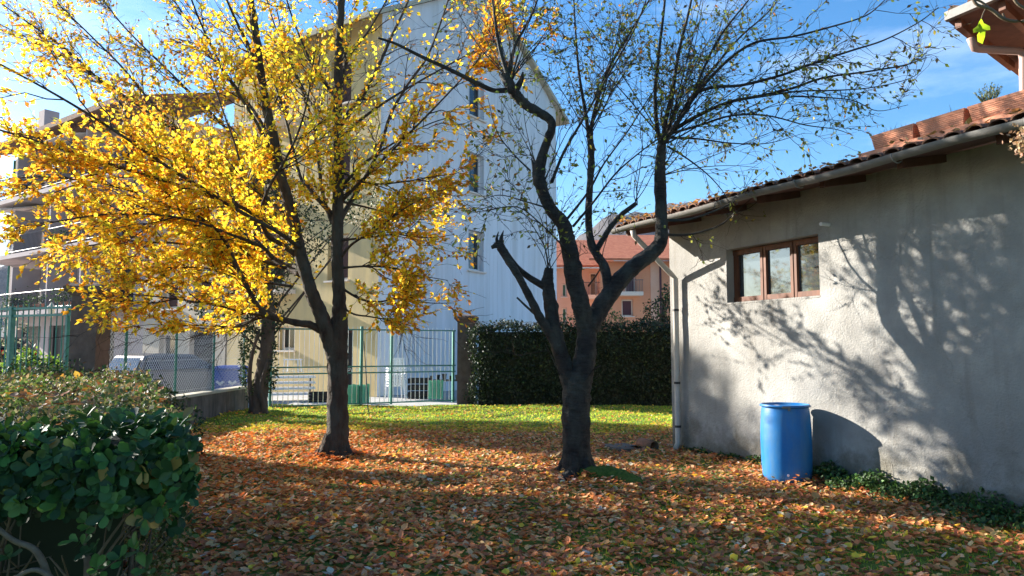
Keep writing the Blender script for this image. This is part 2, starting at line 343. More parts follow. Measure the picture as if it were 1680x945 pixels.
# mountain
def mz(x, y):
    ridge = 150 + 175 * np.exp(-((x - 420) / 330) ** 2) + 90 * np.exp(-((x - 1100) / 500) ** 2) + 40 * np.sin(x * .009) + 14 * np.sin(x * .031 + 1) + 6 * np.sin(x * .09)
    return -5 + ridge * np.clip(1 - np.abs(y - 1700) / 620, 0, 1) ** .9 * (1 + .06 * np.sin(y * .02 + x * .013))
sheet('mountain', -1600, 2600, 1080, 2320, 160, 50, mz, M['mountain'])

# ------------------------------------------------------------------ garage wall frame
W0 = Vector((2.47, 11.4, 0)); WA = Vector((.416, -.909, 0)).normalized(); WN = Vector((WA.y, -WA.x, 0)); UPV = Vector((0, 0, 1))
if WN.x > 0: WN = -WN
def W(t, o, z): return W0 + WA * t + WN * o + UPV * z

def build_garage():
    g = empty('garage', W0, 'rough grey plastered garage with tiled roof on the right, tree shadows across its wall', 'garage')
    T0, T1, B0, B1 = 1.3, 2.93, 2.165, 2.92; TE = 11.5; H = 3.485; th = .3
    def wb(t0, t1, z0, z1):
        c = W((t0 + t1) / 2, -th / 2, (z0 + z1) / 2); return c, ((t1 - t0) / 2, th / 2, (z1 - z0) / 2)
    # front wall as one mesh with the window opening, finely divided so its plaster is a bit uneven
    ts = sorted(set(list(np.round(np.linspace(0, TE, 60), 3)) + [T0, T1])); zs = sorted(set(list(np.round(np.linspace(-.1, H, 22), 3)) + [B0, B1]))
    vs, fs = [], []; idx = {}
    for i, t in enumerate(ts):
        for j, z in enumerate(zs):
            edge = i == 0 or (T0 - .01 <= t <= T1 + .01 and B0 - .01 <= z <= B1 + .01)
            o = 0 if edge else random.uniform(-.006, .006)
            idx[i, j] = len(vs); vs.append(W(t, o, z))
    for i in range(len(ts) - 1):
        for j in range(len(zs) - 1):
            tm, zm = (ts[i] + ts[i + 1]) / 2, (zs[j] + zs[j + 1]) / 2
            if T0 < tm < T1 and B0 < zm < B1: continue
            fs.append((idx[i, j], idx[i + 1, j], idx[i + 1, j + 1], idx[i, j + 1]))
    b = MB(); b.add(vs, fs); me = b.mesh('wall')
    wo = link('wall', me, M['plaster'], g, True)
    b = MB()
    for (t, d) in ((-.0, 5.0), (TE, 5.0)):
        b.box(W(t + .151 * (1 if t < 1 else -1), -d / 2 - .02, H / 2 - .05), WA, WN, UPV, (.15, d / 2, H / 2 + .05))
    b.box(W(TE / 2, -5.1, H / 2), WA, WN, UPV, (TE / 2, .1, H / 2))
    b.build('side_wall', M['plaster'], g)
    # reveal
    b = MB()
    b.box(W(T0 - .01, -.16, (B0 + B1) / 2), WA, WN, UPV, (.012, .155, (B1 - B0) / 2 + .02)); b.box(W(T1 + .01, -.16, (B0 + B1) / 2), WA, WN, UPV, (.012, .155, (B1 - B0) / 2 + .02))
    b.box(W((T0 + T1) / 2, -.16, B1 + .01), WA, WN, UPV, ((T1 - T0) / 2, .155, .012)); b.box(W((T0 + T1) / 2, -.155, B0 - .005), WA, WN, UPV, ((T1 - T0) / 2, .16, .012))
    b.build('window_reveal', M['plaster'], g)
    win = MB(); o = -.15; fw = .035
    win.box(W((T0 + T1) / 2, o, B0 + .05), WA, WN, UPV, ((T1 - T0) / 2 - .002, .03, fw)); win.box(W((T0 + T1) / 2, o, B1 - .045), WA, WN, UPV, ((T1 - T0) / 2 - .002, .03, fw))
    win.box(W(T0 + .05, o - .003, (B0 + B1) / 2), WA, WN, UPV, (.04, .03, (B1 - B0) / 2 - .01)); win.box(W(T1 - .04, o - .003, (B0 + B1) / 2), WA, WN, UPV, (.03, .03, (B1 - B0) / 2 - .01))
    win_o = win.build('window_frame', M['wood'], g)
    for tt in (1.89, 2.42):
        m_ = MB(); m_.box(W(tt - .03, o + .006, (B0 + B1) / 2), WA, WN, UPV, (.022, .035, (B1 - B0) / 2 - .02)); m_.box(W(tt + .025, o - .001, (B0 + B1) / 2), WA, WN, UPV, (.02, .035, (B1 - B0) / 2 - .02))
        m_.build('mullion', M['wood'], win_o)
    for a, c in ((T0 + .09, 1.84), (1.935, 2.37), (2.465, T1 - .07)):
        m_ = MB(); m_.box(W((a + c) / 2, o - .01, (B0 + B1) / 2), WA, WN, UPV, ((c - a) / 2, .004, (B1 - B0) / 2 - .08))
        m_.build('pane', M['glass'], win_o)
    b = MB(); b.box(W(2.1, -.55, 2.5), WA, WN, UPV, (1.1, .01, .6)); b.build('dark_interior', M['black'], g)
    # roof : slopes up away from the yard
    SL = math.tan(R(11)); OV = .75; EZ = 3.35
    def rp(t, d, e=0): return W(t, OV - d, EZ + d * SL + e)      # d = distance from the eave inward
    b = MB(); vs = [rp(-.3, 0), rp(TE + .3, 0), rp(TE + .3, 3.4), rp(-.3, 3.4)]; vs += [v + UPV * .07 for v in vs]
    b.add(vs, [(0, 1, 2, 3), (4, 7, 6, 5), (0, 4, 5, 1), (1, 5, 6, 2), (2, 6, 7, 3), (3, 7, 4, 0)]); b.build('roof', M['darkwood'], g)
    for i in range(13):                                   # rafters under the overhang
        t = -.2 + i * .95
        q = MB(); vs = []
        for d in (.1, 1.0):
            for s in (-.03, .03):
                for e in (-.085, -.003): vs.append(rp(t + s, d, e))
        q.add(vs, [(0, 1, 3, 2), (4, 6, 7, 5), (0, 4, 5, 1), (2, 3, 7, 6), (0, 2, 6, 4), (1, 5, 7, 3)])
        q.build('rafter', M['darkwood'], g)
    # clay tiles
    def tile_mesh():
        vs, fs = [], []; n = 5
        for y in (0, .42):
            for i in range(n + 1):
                a = math.pi * i / n; r = .088 if y == 0 else .07
                vs.append((math.cos(a) * r, y, math.sin(a) * r * .5))
        for i in range(n): fs.append((i, i + 1, n + 2 + i, n + 1 + i))
        k = len(vs)
        vs += [(v[0] * .82, v[1], v[2] * .8 - .002) for v in vs]
        for i in range(n): fs.append((k + i + 1, k + i, k + n + 1 + i, k + n + 2 + i))
        for i in range(n): fs.append((i + 1, i, k + i, k + i + 1))
        me = bpy.data.meshes.new('tile'); me.from_pydata(vs, [], fs); me.materials.append(M['tile']); me.update(); return me
    tm = tile_mesh(); nrm = (WN * SL * 1.0 + UPV).normalized(); back = (-WN + UPV * SL).normalized()
    cnt = 0
    for row in range(7):
        far = MB() if row > 2 else None
        for i in range(58):
            t = -.24 + i * .2 + random.uniform(-.008, .008); d = -.03 + row * .36 + random.uniform(-.012, .012)
            p = rp(t, d, .075 + random.uniform(0, .012)); yaw = random.uniform(-.03, .03)
            xa = (WA + back * yaw).normalized(); mw = Matrix((( *xa, ), ( *back, ), ( *nrm, ))).transposed().to_4x4(); mw.translation = p
            if row <= 2:
                o_ = bpy.data.objects.new('tile', tm); COL.objects.link(o_); o_.parent = g; o_.matrix_parent_inverse = Matrix.Translation(-W0); o_.matrix_basis = mw
            else:
                far.add([mw @ v.co for v in tm.vertices], [tuple(p_.vertices) for p_ in tm.polygons])
        if far: far.build('upper_tiles', M['tile'], g)['kind'] = 'stuff'
    # gutter: half round
    b = MB(); vs = []; fs = []; n = 8
    steps = 24
    for k in range(steps + 1):
        t = -.32 + (TE + .62) * k / steps; sag = .012 * math.sin(k * 1.3)
        for rr in (.062, .054):
            for i in range(n + 1):
                a = math.pi + math.pi * i / n; vs.append(W(t, OV + .07 + math.cos(a) * rr, EZ + .03 + math.sin(a) * rr + sag))
    m2 = 2 * (n + 1)
    for k in range(steps):
        for i in range(n):
            fs.append((k * m2 + i, k * m2 + i + 1, (k + 1) * m2 + i + 1, (k + 1) * m2 + i)); q = n + 1
            fs.append((k * m2 + q + i + 1, k * m2 + q + i, (k + 1) * m2 + q + i, (k + 1) * m2 + q + i + 1))
    b.add(vs, fs); b.build('gutter', M['zinc'], g, True)
    for i in range(9): 
        q = MB(); q.tube([W(-.15 + i * 1.2, OV + .07 + math.cos(math.pi + math.pi * k / 8) * .082, EZ + .03 + math.sin(math.pi + math.pi * k / 8) * .082) for k in range(9)], .008, 5)
        q.build('gutter_bracket', M['zinc'], g)
    b = MB(); pz = 2.68
    b.tube([W(0.18, OV + .05, EZ - .04), W(0.18, OV + .03, EZ - .12), W(0.23, .16, pz), W(0.25, .085, pz - .08), W(0.25, .085, 1.2), W(0.25, .085, .12), W(0.25, .14, .03)], .043, 10)
    dp = b.build('downpipe', M['pipe'], g, True)
    for z in (2.1, 1.0, .35):
        q = MB(); q.tube([W(0.25, .085, z), W(0.25, .085, z + .035)], .049, 10); q.build('pipe_clamp', M['darkmetal'], dp)
    b = MB(); b.tube([W(3.1, -.02, 3.0), W(3.1, .14, 3.0)], .022, 8); b.build('vent_stub', M['whitepl'], g)
    return rp
roof_pt = build_garage()

# ------------------------------------------------------------------ planters on the roof terrace ledge
def planters():
    g = empty('roof_ledge', roof_pt(4.2, .35, .2), 'pale terracotta ledge along the garage roof edge under the planters', 'ledge')
    b = MB(); b.box(roof_pt(5.6, .5, .15), WA, WN, UPV, (1.75, .12, .03)); b.build('ledge_slab', M['terracotta'], g)
    labs = ['short terracotta planter with dry grass, leftmost on the roof ledge', 'middle terracotta planter, empty and ribbed, on the roof ledge', 'long terracotta planter with a small pale bush, rightmost on the roof ledge']
    for k, (t0, t1) in enumerate(((4.0, 4.5), (4.53, 5.02), (5.05, 5.75))):
        c = roof_pt((t0 + t1) / 2, .5, .183); p = empty('planter', c, labs[k], 'planter', 'terracotta planters on the roof ledge')
        b = MB(); L = (t1 - t0) / 2; hh = .2
        def ring(z, s, w_): return [c + WA * x * (L - s) + WN * y * (w_) + UPV * z for x, y in ((-1, -1), (1, -1), (1, 1), (-1, 1))]
        rows = [ring(0, .035, .085)]
        for q in range(7):                                   # the fine horizontal ribs
            z = .012 + q * .018; s = .03 - q * .003
            rows += [ring(z, s, .09 + q * .0025), ring(z + .009, s - .006, .096 + q * .0025)]
        rows += [ring(.142, 0, .112), ring(.155, -.002, .114), ring(.155, .015, .1), ring(.11, .02, .095)]
        vs = [v for r_ in rows for v in r_]; fs = [(i * 4 + j, i * 4 + (j + 1) % 4, (i + 1) * 4 + (j + 1) % 4, (i + 1) * 4 + j) for i in range(len(rows) - 1) for j in range(4)]
        fs += [(3, 2, 1, 0), tuple(len(vs) - 4 + j for j in range(4))]; b.add(vs, fs); b.build('pot', M['terracotta'], p)
        b = MB(); b.box(c + UPV * .12, WA, WN, UPV, (L - .03, .09, .008)); b.build('soil', M['soil'], p)
        n = (60, 14, 0)[k]
        if n:
            P = np.array(c)[None] + np.outer(rng.uniform(-L * .9, L * .5, n), np.array(WA)) + np.array([0, 0, .12]); D = norm(rand_dir(n) * .8 + np.array([0, 0, .9]))
            V, Fc, C = scatter(P, D, rand_dir(n), rng.uniform(.06, .16, n), pick(n, [(1, (.3, .25, .12))]), BLADE, .5)
            o = link('dry_grass', npmesh('dry_grass', V, Fc, C), LM['dull'], p); o['kind'] = 'stuff'
        if k == 2:
            n = 60; base = np.array(c + WA * -.22 + UPV * .12); D = norm(rand_dir(n) * .6 + np.array([0, 0, 1])); L_ = rng.uniform(.1, .23, n)
            s = np.linspace(0, 1, 5)[None, :, None]; Q = base + D[:, None] * L_[:, None, None] * s
            V, q = tubes(Q, np.full((n, 5), .0015)); o = link('sprigs', npmesh('sprigs', V, q), M['stem'], p); o['kind'] = 'stuff'
            P, T, _, _ = along(Q, 7, .4); V, Fc, C = scatter(P, T + rand_dir(len(P)) * .6, rand_dir(len(P)), .022, pick(len(P), [(1, (.5, .5, .3)), (1, (.3, .36, .15))]), LEAF2, 1)
            o = link('small_leaves', npmesh('small_leaves', V, Fc, C), LM['dull'], p); o['kind'] = 'stuff'
planters()

# ------------------------------------------------------------------ taller house behind the garage, top right
def far_house():
    g = empty('tall_house', (9, 10.5, 0), 'taller house behind the garage, its dark timber eave and gutter at the top right corner', 'house')
    tip = at(1556, 36, 10.0); z0 = tip.z; a = WA; back = (at(1676, 112, 12.2) - tip); back.z = 0; bn = back.normalized()
    c = [tip, tip + a * 4, tip + a * 4 + bn * 3.2, tip + bn * 3.2]
    vs = [v.copy() for v in c] + [v + UPV * (.10 + .35 * k) for v, k in zip(c, (0, 0, 3, 3))]
    MB().add(vs, [(0, 1, 2, 3), (4, 7, 6, 5), (0, 4, 5, 1), (1, 5, 6, 2), (2, 6, 7, 3), (3, 7, 4, 0)]).build('eave_soffit', M['darkwood'], g)
    for i in range(5):
        p = tip + a * (.12 + i * .6)
        MB().box(p + bn * 1.25 - UPV * .062, a, bn, UPV, (.045, 1.2, .06)).build('rafter', M['wood'], g)
    b = MB(); b.box(tip + a * 2 - bn * .05 + UPV * .06, a, bn, UPV, (2.02, .045, .06)); b.build('gutter', M['zinc'], g)
    for i in range(14):
        b = MB(); q = tip + a * (.05 + i * .28) + bn * .1 + UPV * .17
        b.tube([q, q + bn * .5 + UPV * .1], .085, 7); b.build('tile', M['tile'], g)
    wallp = tip + bn * 2.3 + a * .25
    hb = MB(); hb.box(wallp + a * 3 + bn * 3 + UPV * (z0 / 2 - tip.z - .02), a, bn, UPV, (3, 3, z0 / 2)); hb.build('wall', M['salmon2'], g)
    e = at(1592, 62, 10.15); f = at(1600, 80, 10.2); h = at(1674, 84, 10.2); k = at(1679, 96, 10.2); l = at(1680, 172, 10.2); l2 = Vector((l.x, l.y, 3.9))
    MB().tube([e, f, f + (h - f) * .1, h, k, l, l2], .055, 10).build('downpipe', M['brownpipe'], g, True)
far_house()

# ------------------------------------------------------------------ barrel
def barrel():
    c = W(2.70, .38, -.01); r = .285
    g = empty('water_barrel', c, 'upright blue plastic barrel standing against the plastered wall', 'barrel')
    prof = [(.02, 0), (r * .86, 0), (r * .92, .02), (r * .955, .06), (r * .985, .14), (r, .26), (r * 1.005, .3), (r * 1.012, .46), (r * 1.005, .6), (r * .995, .64), (r * .97, .76), (r * .94, .835), (r * .925, .85), (r * .925, .86), (r * .98, .866), (r * .985, .885), (r * .96, .892), (r * .92, .889), (r * .9, .868), (.02, .862)]
    MB().lathe(c, prof, 48).build('drum', M['barrel'], g, True)
    b = MB(); n = 40; b.tube([c + Vector((math.cos(2 * math.pi * i / n) * r * .985, math.sin(2 * math.pi * i / n) * r * .985, .872)) for i in range(n + 1)], .009, 6, False); b.build('clamp_ring', M['barrel'], g, True)
    d = Vector((-.3, -.95, 0)).normalized(); sd_ = Vector((-d.y, d.x, 0))
    b = MB(); b.box(c + d * (r * .99) + sd_ * .0 + UPV * .868, sd_, d, UPV, (.045, .012, .012)); b.box(c + d * (r * 1.0) + sd_ * .03 + UPV * .852, sd_, d, UPV, (.012, .008, .02)); b.build('ring_latch', M['zinc'], g)
    MB().lathe(c + Vector((-.12, -.05, .862)), [(.035, 0), (.035, .018), (.02, .02)], 12).build('bung', M['whitepl'], g)
    MB().tube([c + d * (r * .955) + UPV * .1, c + d * (r * 1.0) + UPV * .1], .014, 8).build('drain_plug', M['whitepl'], g)
barrel()

def drain():
    c = W(.0, .42, 0); g = empty('broken_clay_pipe', c, 'broken clay pipe piece lying at the foot of the downpipe', 'clay pipe')
    b = MB(); vs, fs = [], []; n = 10
    for y in (0, .42):
        for rr in (.085, .07):
            for i in range(n): a = 2 * math.pi * i / n; vs.append(c + WA * (y - .25) + (WN * math.cos(a) + UPV * math.sin(a)) * rr + UPV * .08 + WN * (.1 * y))
    for i in range(n):
        j = (i + 1) % n; fs += [(i, j, 2 * n + j, 2 * n + i), (n + j, n + i, 3 * n + i, 3 * n + j), (i, n + i, n + j, j), (2 * n + i, 2 * n + j, 3 * n + j, 3 * n + i)]
    b.add(vs, fs); b.build('pipe_piece', M['tile'], g, True)
    b = MB(); b.box(c + WA * .05 + WN * .2 + UPV * .03, WA, WN, UPV, (.22, .07, .025)); b.build('brick_edge', M['tile'], g)
    q = tag(MB().box(W(-.25, .75, .035), WA, WN, UPV, (.3, .22, .02)).build('drain_cover', M['concrete']), 'flat grey concrete drain cover among the leaves beside the clay pipe', 'drain cover')
drain()

# ------------------------------------------------------------------ courtyard fence wall, pillar, gates
XL = -6.68
def low_wall():
    g = empty('low_wall', (XL, 15, 0), 'low weathered concrete wall with pale coping under the chain link fence', 'wall')
    MB().bx(XL - .11, XL + .11, 11.9, 18.4, -.1, .54).build('wall_body', M['concrete'], g)
    y = 11.9; 
    while y < 18.3:
        l = min(.98, 18.42 - y); MB().bx(XL - .15, XL + .15, y, y + l - .006, .541, .595 + random.uniform(0, .004)).build('coping_stone', M['cap'], g); y += 1.0
    f = empty('chain_link_fence', (XL, 15, .6), 'silvery chain link fence with green posts on top of the low concrete wall', 'fence')
    for y in (12.7, 14.6, 16.45, 18.3): MB().tube([(XL, y, .58), (XL, y, 1.99)], .028, 8).build('post', M['green'], f)
    for z in (.68, 1.3, 1.94): MB().tube([(XL, 11.95, z), (XL, 18.35, z)], .0035, 4).build('tension_wire', M['wire'], f)
    Q = []; L0, L1, z0, z1 = 11.95, 18.35, .63, 1.95; h = z1 - z0
    for s in (1, -1):
        for y in np.arange(L0 - h, L1 + h, .085):
            a, b_ = (y, y + h * s)
            pts = [(a, z0), (b_, z1)]
            t0, t1 = 0., 1.
            dy = b_ - a
            lo, hi = sorted(((L0 - a) / dy, (L1 - a) / dy)); t0, t1 = max(0, lo), min(1, hi)
            if t1 - t0 < .03: continue
            Q.append([(XL + .004 * s, a + dy * t, z0 + h * t) for t in np.linspace(t0, t1, 3)])
    Q = np.array(Q); V, q = tubes(Q, np.full(Q.shape[:2], .0024))
    o = link('wire_mesh', npmesh('wire_mesh', V, q), M['wire'], f); o['kind'] = 'stuff'
low_wall()

def pillar(x, y, w_, h, label, m, capm, cw=.09):
    g = empty('gate_pillar', (x, y, 0), label, 'pillar')
    MB().bx(x - w_, x + w_, y - w_, y + w_, -.1, h).build('shaft', m, g)
    b = MB(); pr = [(w_ + .01, h + .002), (w_ + cw * .5, h + .05), (w_ + cw, h + .09), (w_ + cw, h + .15), (w_ + cw * .3, h + .19), (.02, h + .23)]
    vs = [(x + s * i, y + s * j, z) for s, z in pr for i, j in ((-1, -1), (1, -1), (1, 1), (-1, 1))]
    fs = [(i * 4 + j, i * 4 + (j + 1) % 4, (i + 1) * 4 + (j + 1) % 4, (i + 1) * 4 + j) for i in range(len(pr) - 1) for j in range(4)] + [(3, 2, 1, 0), tuple(len(vs) - 4 + j for j in range(4))]
    b.add(vs, fs); b.build('capital', capm, g)
pillar(XL - .02, 11.65, .205, 2.36, 'brown rendered gate pillar rising from the ivy on the left', M['pillar'], M['pillar'])
pillar(-1.32, 21.3, .25, 2.28, 'dark brown capped pillar between the white barred gate and the tall hedge', M['pillar'], M['pillar'])

def rail(b, p, q, w_=.02, h_=.02):
    p, q = Vector(p), Vector(q); d = (q - p); l = d.length; d.normalize(); s = d.cross(UPV).normalized(); b.box((p + q) / 2, d, s, d.cross(s), (l / 2, w_, h_)); return b
def bar_gate(name, A, B, z0, z1, mids, nb, posts, label, barm, framem, spike=.09, scroll=False):
    A, B = Vector(A), Vector(B); d = (B - A).normalized(); g = empty(name, A, label, 'gate')
    for z in [z0, z1] + list(mids): rail(MB(), A + UPV * z, B + UPV * z, .018, .018).build('rail', framem, g)
    for (f, pz0, pz1, r_) in posts: 
        p = A.lerp(B, f); MB().box(p + UPV * ((pz0 + pz1) / 2) + d.cross(UPV) * .0, d, d.cross(UPV), UPV, (r_, r_ + .006, (pz1 - pz0) / 2)).build('post', framem, g)
    bm_ = MB(); l = z1 + spike - z0; r_ = .0105
    bm_.tube([(0, 0, .0), (0, 0, l - .06), (0, 0, l)], [r_, r_, .002], 6); me = bm_.mesh('bar'); me.materials.append(barm)
    for i in range(nb):
        p = A.lerp(B, (i + .5) / nb) + d.cross(UPV) * (.024 if False else 0)
        o = bpy.data.objects.new('bar', me); COL.objects.link(o); o.parent = g; o.location = p - A + UPV * z0
    if scroll:
        sm = MB(); pts = []
        for k in range(26):
            a = k / 25 * 4.2 * math.pi / 2 + .3; rr = .05 * (1 - k / 34); pts.append((math.cos(a) * rr, 0, math.sin(a) * rr))
        pts = [(.07, 0, -.06)] + pts
        sm.tube(pts, .006, 5); me2 = sm.mesh('scroll'); me2.materials.append(barm); ang = math.atan2(d.y, d.x)
        for i in range(scroll):
            p = A.lerp(B, (i + .5) / scroll); o = bpy.data.objects.new('scroll', me2); COL.objects.link(o); o.parent = g
            o.location = p - A + UPV * ((mids[0] + mids[1]) / 2); o.rotation_euler = (0, 0, ang)
    return g, d
GA, GB = Vector((-6.15, 18.75, 0)), Vector((-1.62, 21.1, 0))
bar_gate('entrance_gate', GA, GB, .05, 2.03, (.87, 1.04), 40, ((0, 0, 1.5, .03), (.46, 0, 2.12, .035), (.625, 0, 2.2, .028), (.985, 0, 2.05, .03)),
         'wide green framed gate of pale vertical bars closing the far side of the lawn', M['palebar'], M['green'], scroll=24)
GC, GD = Vector((-6.98, 11.75, 0)), Vector((-9.9, 12.95, 0))
bar_gate('side_gate', GC, GD, .12, 2.2, (2.08,), 23, ((.012, 0, 2.24, .035), (.07, .1, 2.2, .022), (.50, 0, 2.24, .035), (.98, 0, 2.24, .035)),
         'dark green barred side gate left of the brown pillar, in front of the parked cars', M['green'], M['green'], spike=.1)
# leaning stake by the gate
tag(MB().tube([at(597, 560, 18.9), at(601, 620, 18.5), at(605, 688, 17.9)], [.010, .012, .013], 6).build('garden_stake', M['darkmetal']), 'thin dark stake leaning against the gate bars just right of the yellow tree trunk', 'stake')

# cloth sheets on the gate
def sheet_cloth(f0, f1, z0, z1, lab):
    d = (GB - GA).normalized(); nn = Vector((d.y, -d.x, 0)); n = 24; vs = []; fs = []
    for j in range(5):
        for i in range(n + 1):
            p = GA.lerp(GB, f0 + (f1 - f0) * i / n) - nn * (.05 + .018 * math.sin(i * 1.7 + j * .25)); vs.append(p + UPV * (z0 + (z1 - z0) * j / 4 + .012 * math.sin(i * .9) * (j == 4)))
    for j in range(4):
        for i in range(n): a = j * (n + 1) + i; fs.append((a, a + 1, a + n + 2, a + n + 1))
    k = len(vs); vs += [v - nn * .012 for v in vs]; fs += [tuple(k + q for q in f[::-1]) for f in fs]
    tag(MB().add(vs, fs).build('green_sheet', M['mintcloth'], None, True), lab, 'sheet', 'mint green sheets tied behind the gate bars')
sheet_cloth(.375, .51, .06, .56, 'mint green sheet behind the gate bars, just right of the yellow tree trunk')
sheet_cloth(.845, .93, .1, .62, 'smaller mint green sheet behind the gate bars near the right pillar')

# ------------------------------------------------------------------ buildings
def facade(A, d, n, g, wallm, L, H, depth, holes, name='wall'):
    """holes: (t0,t1,z0,z1,frame material,pane material); window openings are built recessed"""
    ts = sorted({0, L} | {h[0] for h in holes} | {h[1] for h in holes}); zs = sorted({0, H} | {h[2] for h in holes} | {h[3] for h in holes}); b = MB()
    for i in range(len(ts) - 1):
        for j in range(len(zs) - 1):
            tm, zm = (ts[i] + ts[i + 1]) / 2, (zs[j] + zs[j + 1]) / 2
            if any(h[0] < tm < h[1] and h[2] < zm < h[3] for h in holes): continue
            b.add([A + d * ts[i] + UPV * zs[j], A + d * ts[i + 1] + UPV * zs[j], A + d * ts[i + 1] + UPV * zs[j + 1], A + d * ts[i] + UPV * zs[j + 1]], [(0, 1, 2, 3)])
    for h in holes:
        t0, t1, z0, z1 = h[:4]; q = [A + d * t0 + UPV * z0, A + d * t1 + UPV * z0, A + d * t1 + UPV * z1, A + d * t0 + UPV * z1]; q2 = [v - n * .3 for v in q]
        b.add(q + q2, [(0, 1, 5, 4), (1, 2, 6, 5), (2, 3, 7, 6), (3, 0, 4, 7)])
    b.build(name, wallm, g)
    for h in holes:
        t0, t1, z0, z1 = h[:4]; c = A + d * ((t0 + t1) / 2) + UPV * ((z0 + z1) / 2) - n * .24; fw = .05
        f = MB(); 
        for s in (-1, 1):
            f.box(c + d * s * ((t1 - t0) / 2 - fw), d, n, UPV, (fw - .003, .03, (z1 - z0) / 2 - .003)); f.box(c + UPV * s * ((z1 - z0) / 2 - fw), d, n, UPV, ((t1 - t0) / 2 - 2 * fw, .028, fw - .003))
        nm = 'door' if z0 < .3 else 'window'; w_ = f.build(nm, h[4], g)
        MB().box(c - n * .02, d, n, UPV, ((t1 - t0) / 2 - 2 * fw, .01, (z1 - z0) / 2 - 2 * fw)).build('pane', h[5], w_)
        if z0 > .3: MB().box(A + d * ((t0 + t1) / 2) + UPV * (z0 - .03) + n * .04, d, n, UPV, ((t1 - t0) / 2 + .08, .06, .03)).build('sill', M['cream'], w_)

def white_house():
    A = Vector((-4.4, 24, -.05)); d1 = Vector((.54, .84, 0)).normalized(); n1 = Vector((d1.y, -d1.x, 0)); d2 = Vector((-.84, .54, 0)).normalized(); n2 = Vector((-d2.y, d2.x, 0))
    if n2.y > 0: n2 = -n2
    g = empty('apartment_house', A, 'tall house with white gable side and yellow front behind the gate', 'house'); H = 12.9; L1 = 12.0; L2 = 7.8
    sw = M['shutter']
    facade(A, d1, n1, g, M['white'], L1, H, 0, [(5.0, 6.05, z, z + 1.6, M['white'], M['darkglass']) for z in (4.6, 7.7, 10.75)], 'gable_wall')
    rh = 6 * math.tan(R(30)); MB().add([A + UPV * H, A + d1 * L1 + UPV * H, A + d1 * 6 + UPV * (H + rh), A + UPV * H - n1 * .3, A + d1 * L1 + UPV * H - n1 * .3, A + d1 * 6 + UPV * (H + rh) - n1 * .3], [(0, 1, 2), (3, 5, 4), (0, 2, 5, 3), (1, 4, 5, 2)]).build('gable', M['white'], g)
    holes = [(1.1, 1.75, .0, 2.2, M['shutter'], M['black']), (4.0, 4.9, 1.5, 2.35, M['cream'], M['darkglass'])]
    for z in (3.9, 7.0, 10.1): holes += [(1.4, 2.4, z, z + 1.6, M['cream'], sw), (4.6, 5.6, z, z + 1.6, M['cream'], sw)]
    facade(A, d2, n2, g, M['yellow'], L2, H, 0, holes, 'yellow_wall')
    B = A + d2 * L2; MB().add([B, B + d1 * L1, B + d1 * L1 + UPV * H, B + UPV * H, B + d1 * 6 + UPV * (H + rh)], [(0, 3, 4, 2, 1)]).build('rear_wall', M['yellow'], g)
    C_ = A + d1 * L1; MB().add([C_, C_ + d2 * L2, C_ + d2 * L2 + UPV * H, C_ + UPV * H], [(0, 1, 2, 3)]).build('back_wall', M['beige'], g)
    ov = .9; sl = math.tan(R(30))
    for s, base, out in ((0, A, -d1), (1, A + d1 * L1, d1)):
        e0 = base + out * ov + UPV * (H - ov * sl + .02) + n1 * .25; e1 = e0 + d2 * (L2 + .6); r0 = A + d1 * 6 + UPV * (H + rh + .02) + n1 * .25; r1 = r0 + d2 * (L2 + .6)
        vs = [e0, e1, r1, r0]; vs += [v + UPV * .18 for v in vs]
        MB().add(vs, [(0, 1, 2, 3), (4, 7, 6, 5), (0, 4, 5, 1), (1, 5, 6, 2), (2, 6, 7, 3), (3, 7, 4, 0)]).build('roof', M['cap'], g)
    for i in range(1, 12):
        h_ = H + rh * (1 - abs(i - 6) / 6) - .05
        MB().box(A + d1 * (i + .02) + n1 * .004 + UPV * (h_ / 2), d1, n1, UPV, (.006, .003, h_ / 2)).build('panel_joint', M['white'], g)
    # small balcony on the yellow side
    for z in (3.6, 6.7, 9.8):
        c = A + d2 * 5.1 + n2 * .45 + UPV * z; f = MB().box(c, d2, n2, UPV, (1.1, .45, .08)).build('balcony', M['cream'], g)
        b = MB()
        for i in range(15): b.tube([c + d2 * (-1.05 + i * .15) + n2 * .42 + UPV * .08, c + d2 * (-1.05 + i * .15) + n2 * .42 + UPV * 1.0], .012, 4)
        b.tube([c - d2 * 1.07 + n2 * .42 + UPV * 1.0, c + d2 * 1.07 + n2 * .42 + UPV * 1.0], .02, 5); b.build('railing', M['greybar'], f)
    # lower wing further left
    g2 = empty('low_wing', A + d2 * 7.9, 'low beige building behind the chain link fence, left of the yellow house', 'building'); A2 = A + d2 * 7.9
    facade(A2, d2, n2, g2, M['beige'], 5.6, 5.0, 0, [(.8, 2.3, 0, 2.4, M['darkmetal'], M['black']), (3.2, 4.4, 1.0, 2.2, M['cream'], M['darkglass']), (3.2, 4.3, 3.2, 4.4, M['cream'], sw), (1.0, 2.1, 3.2, 4.4, M['cream'], sw)])
    vs = [A2 + n2 * .5 + UPV * 4.98, A2 + d2 * 5.8 + n2 * .5 + UPV * 4.98, A2 + d2 * 5.8 - n2 * 4 + UPV * 6.4, A2 - n2 * 4 + UPV * 6.4]; vs += [v + UPV * .15 for v in vs]
    MB().add(vs, [(0, 1, 2, 3), (4, 7, 6, 5), (0, 4, 5, 1), (1, 5, 6, 2), (2, 6, 7, 3), (3, 7, 4, 0)]).build('roof', M['redtile'], g2)
white_house()

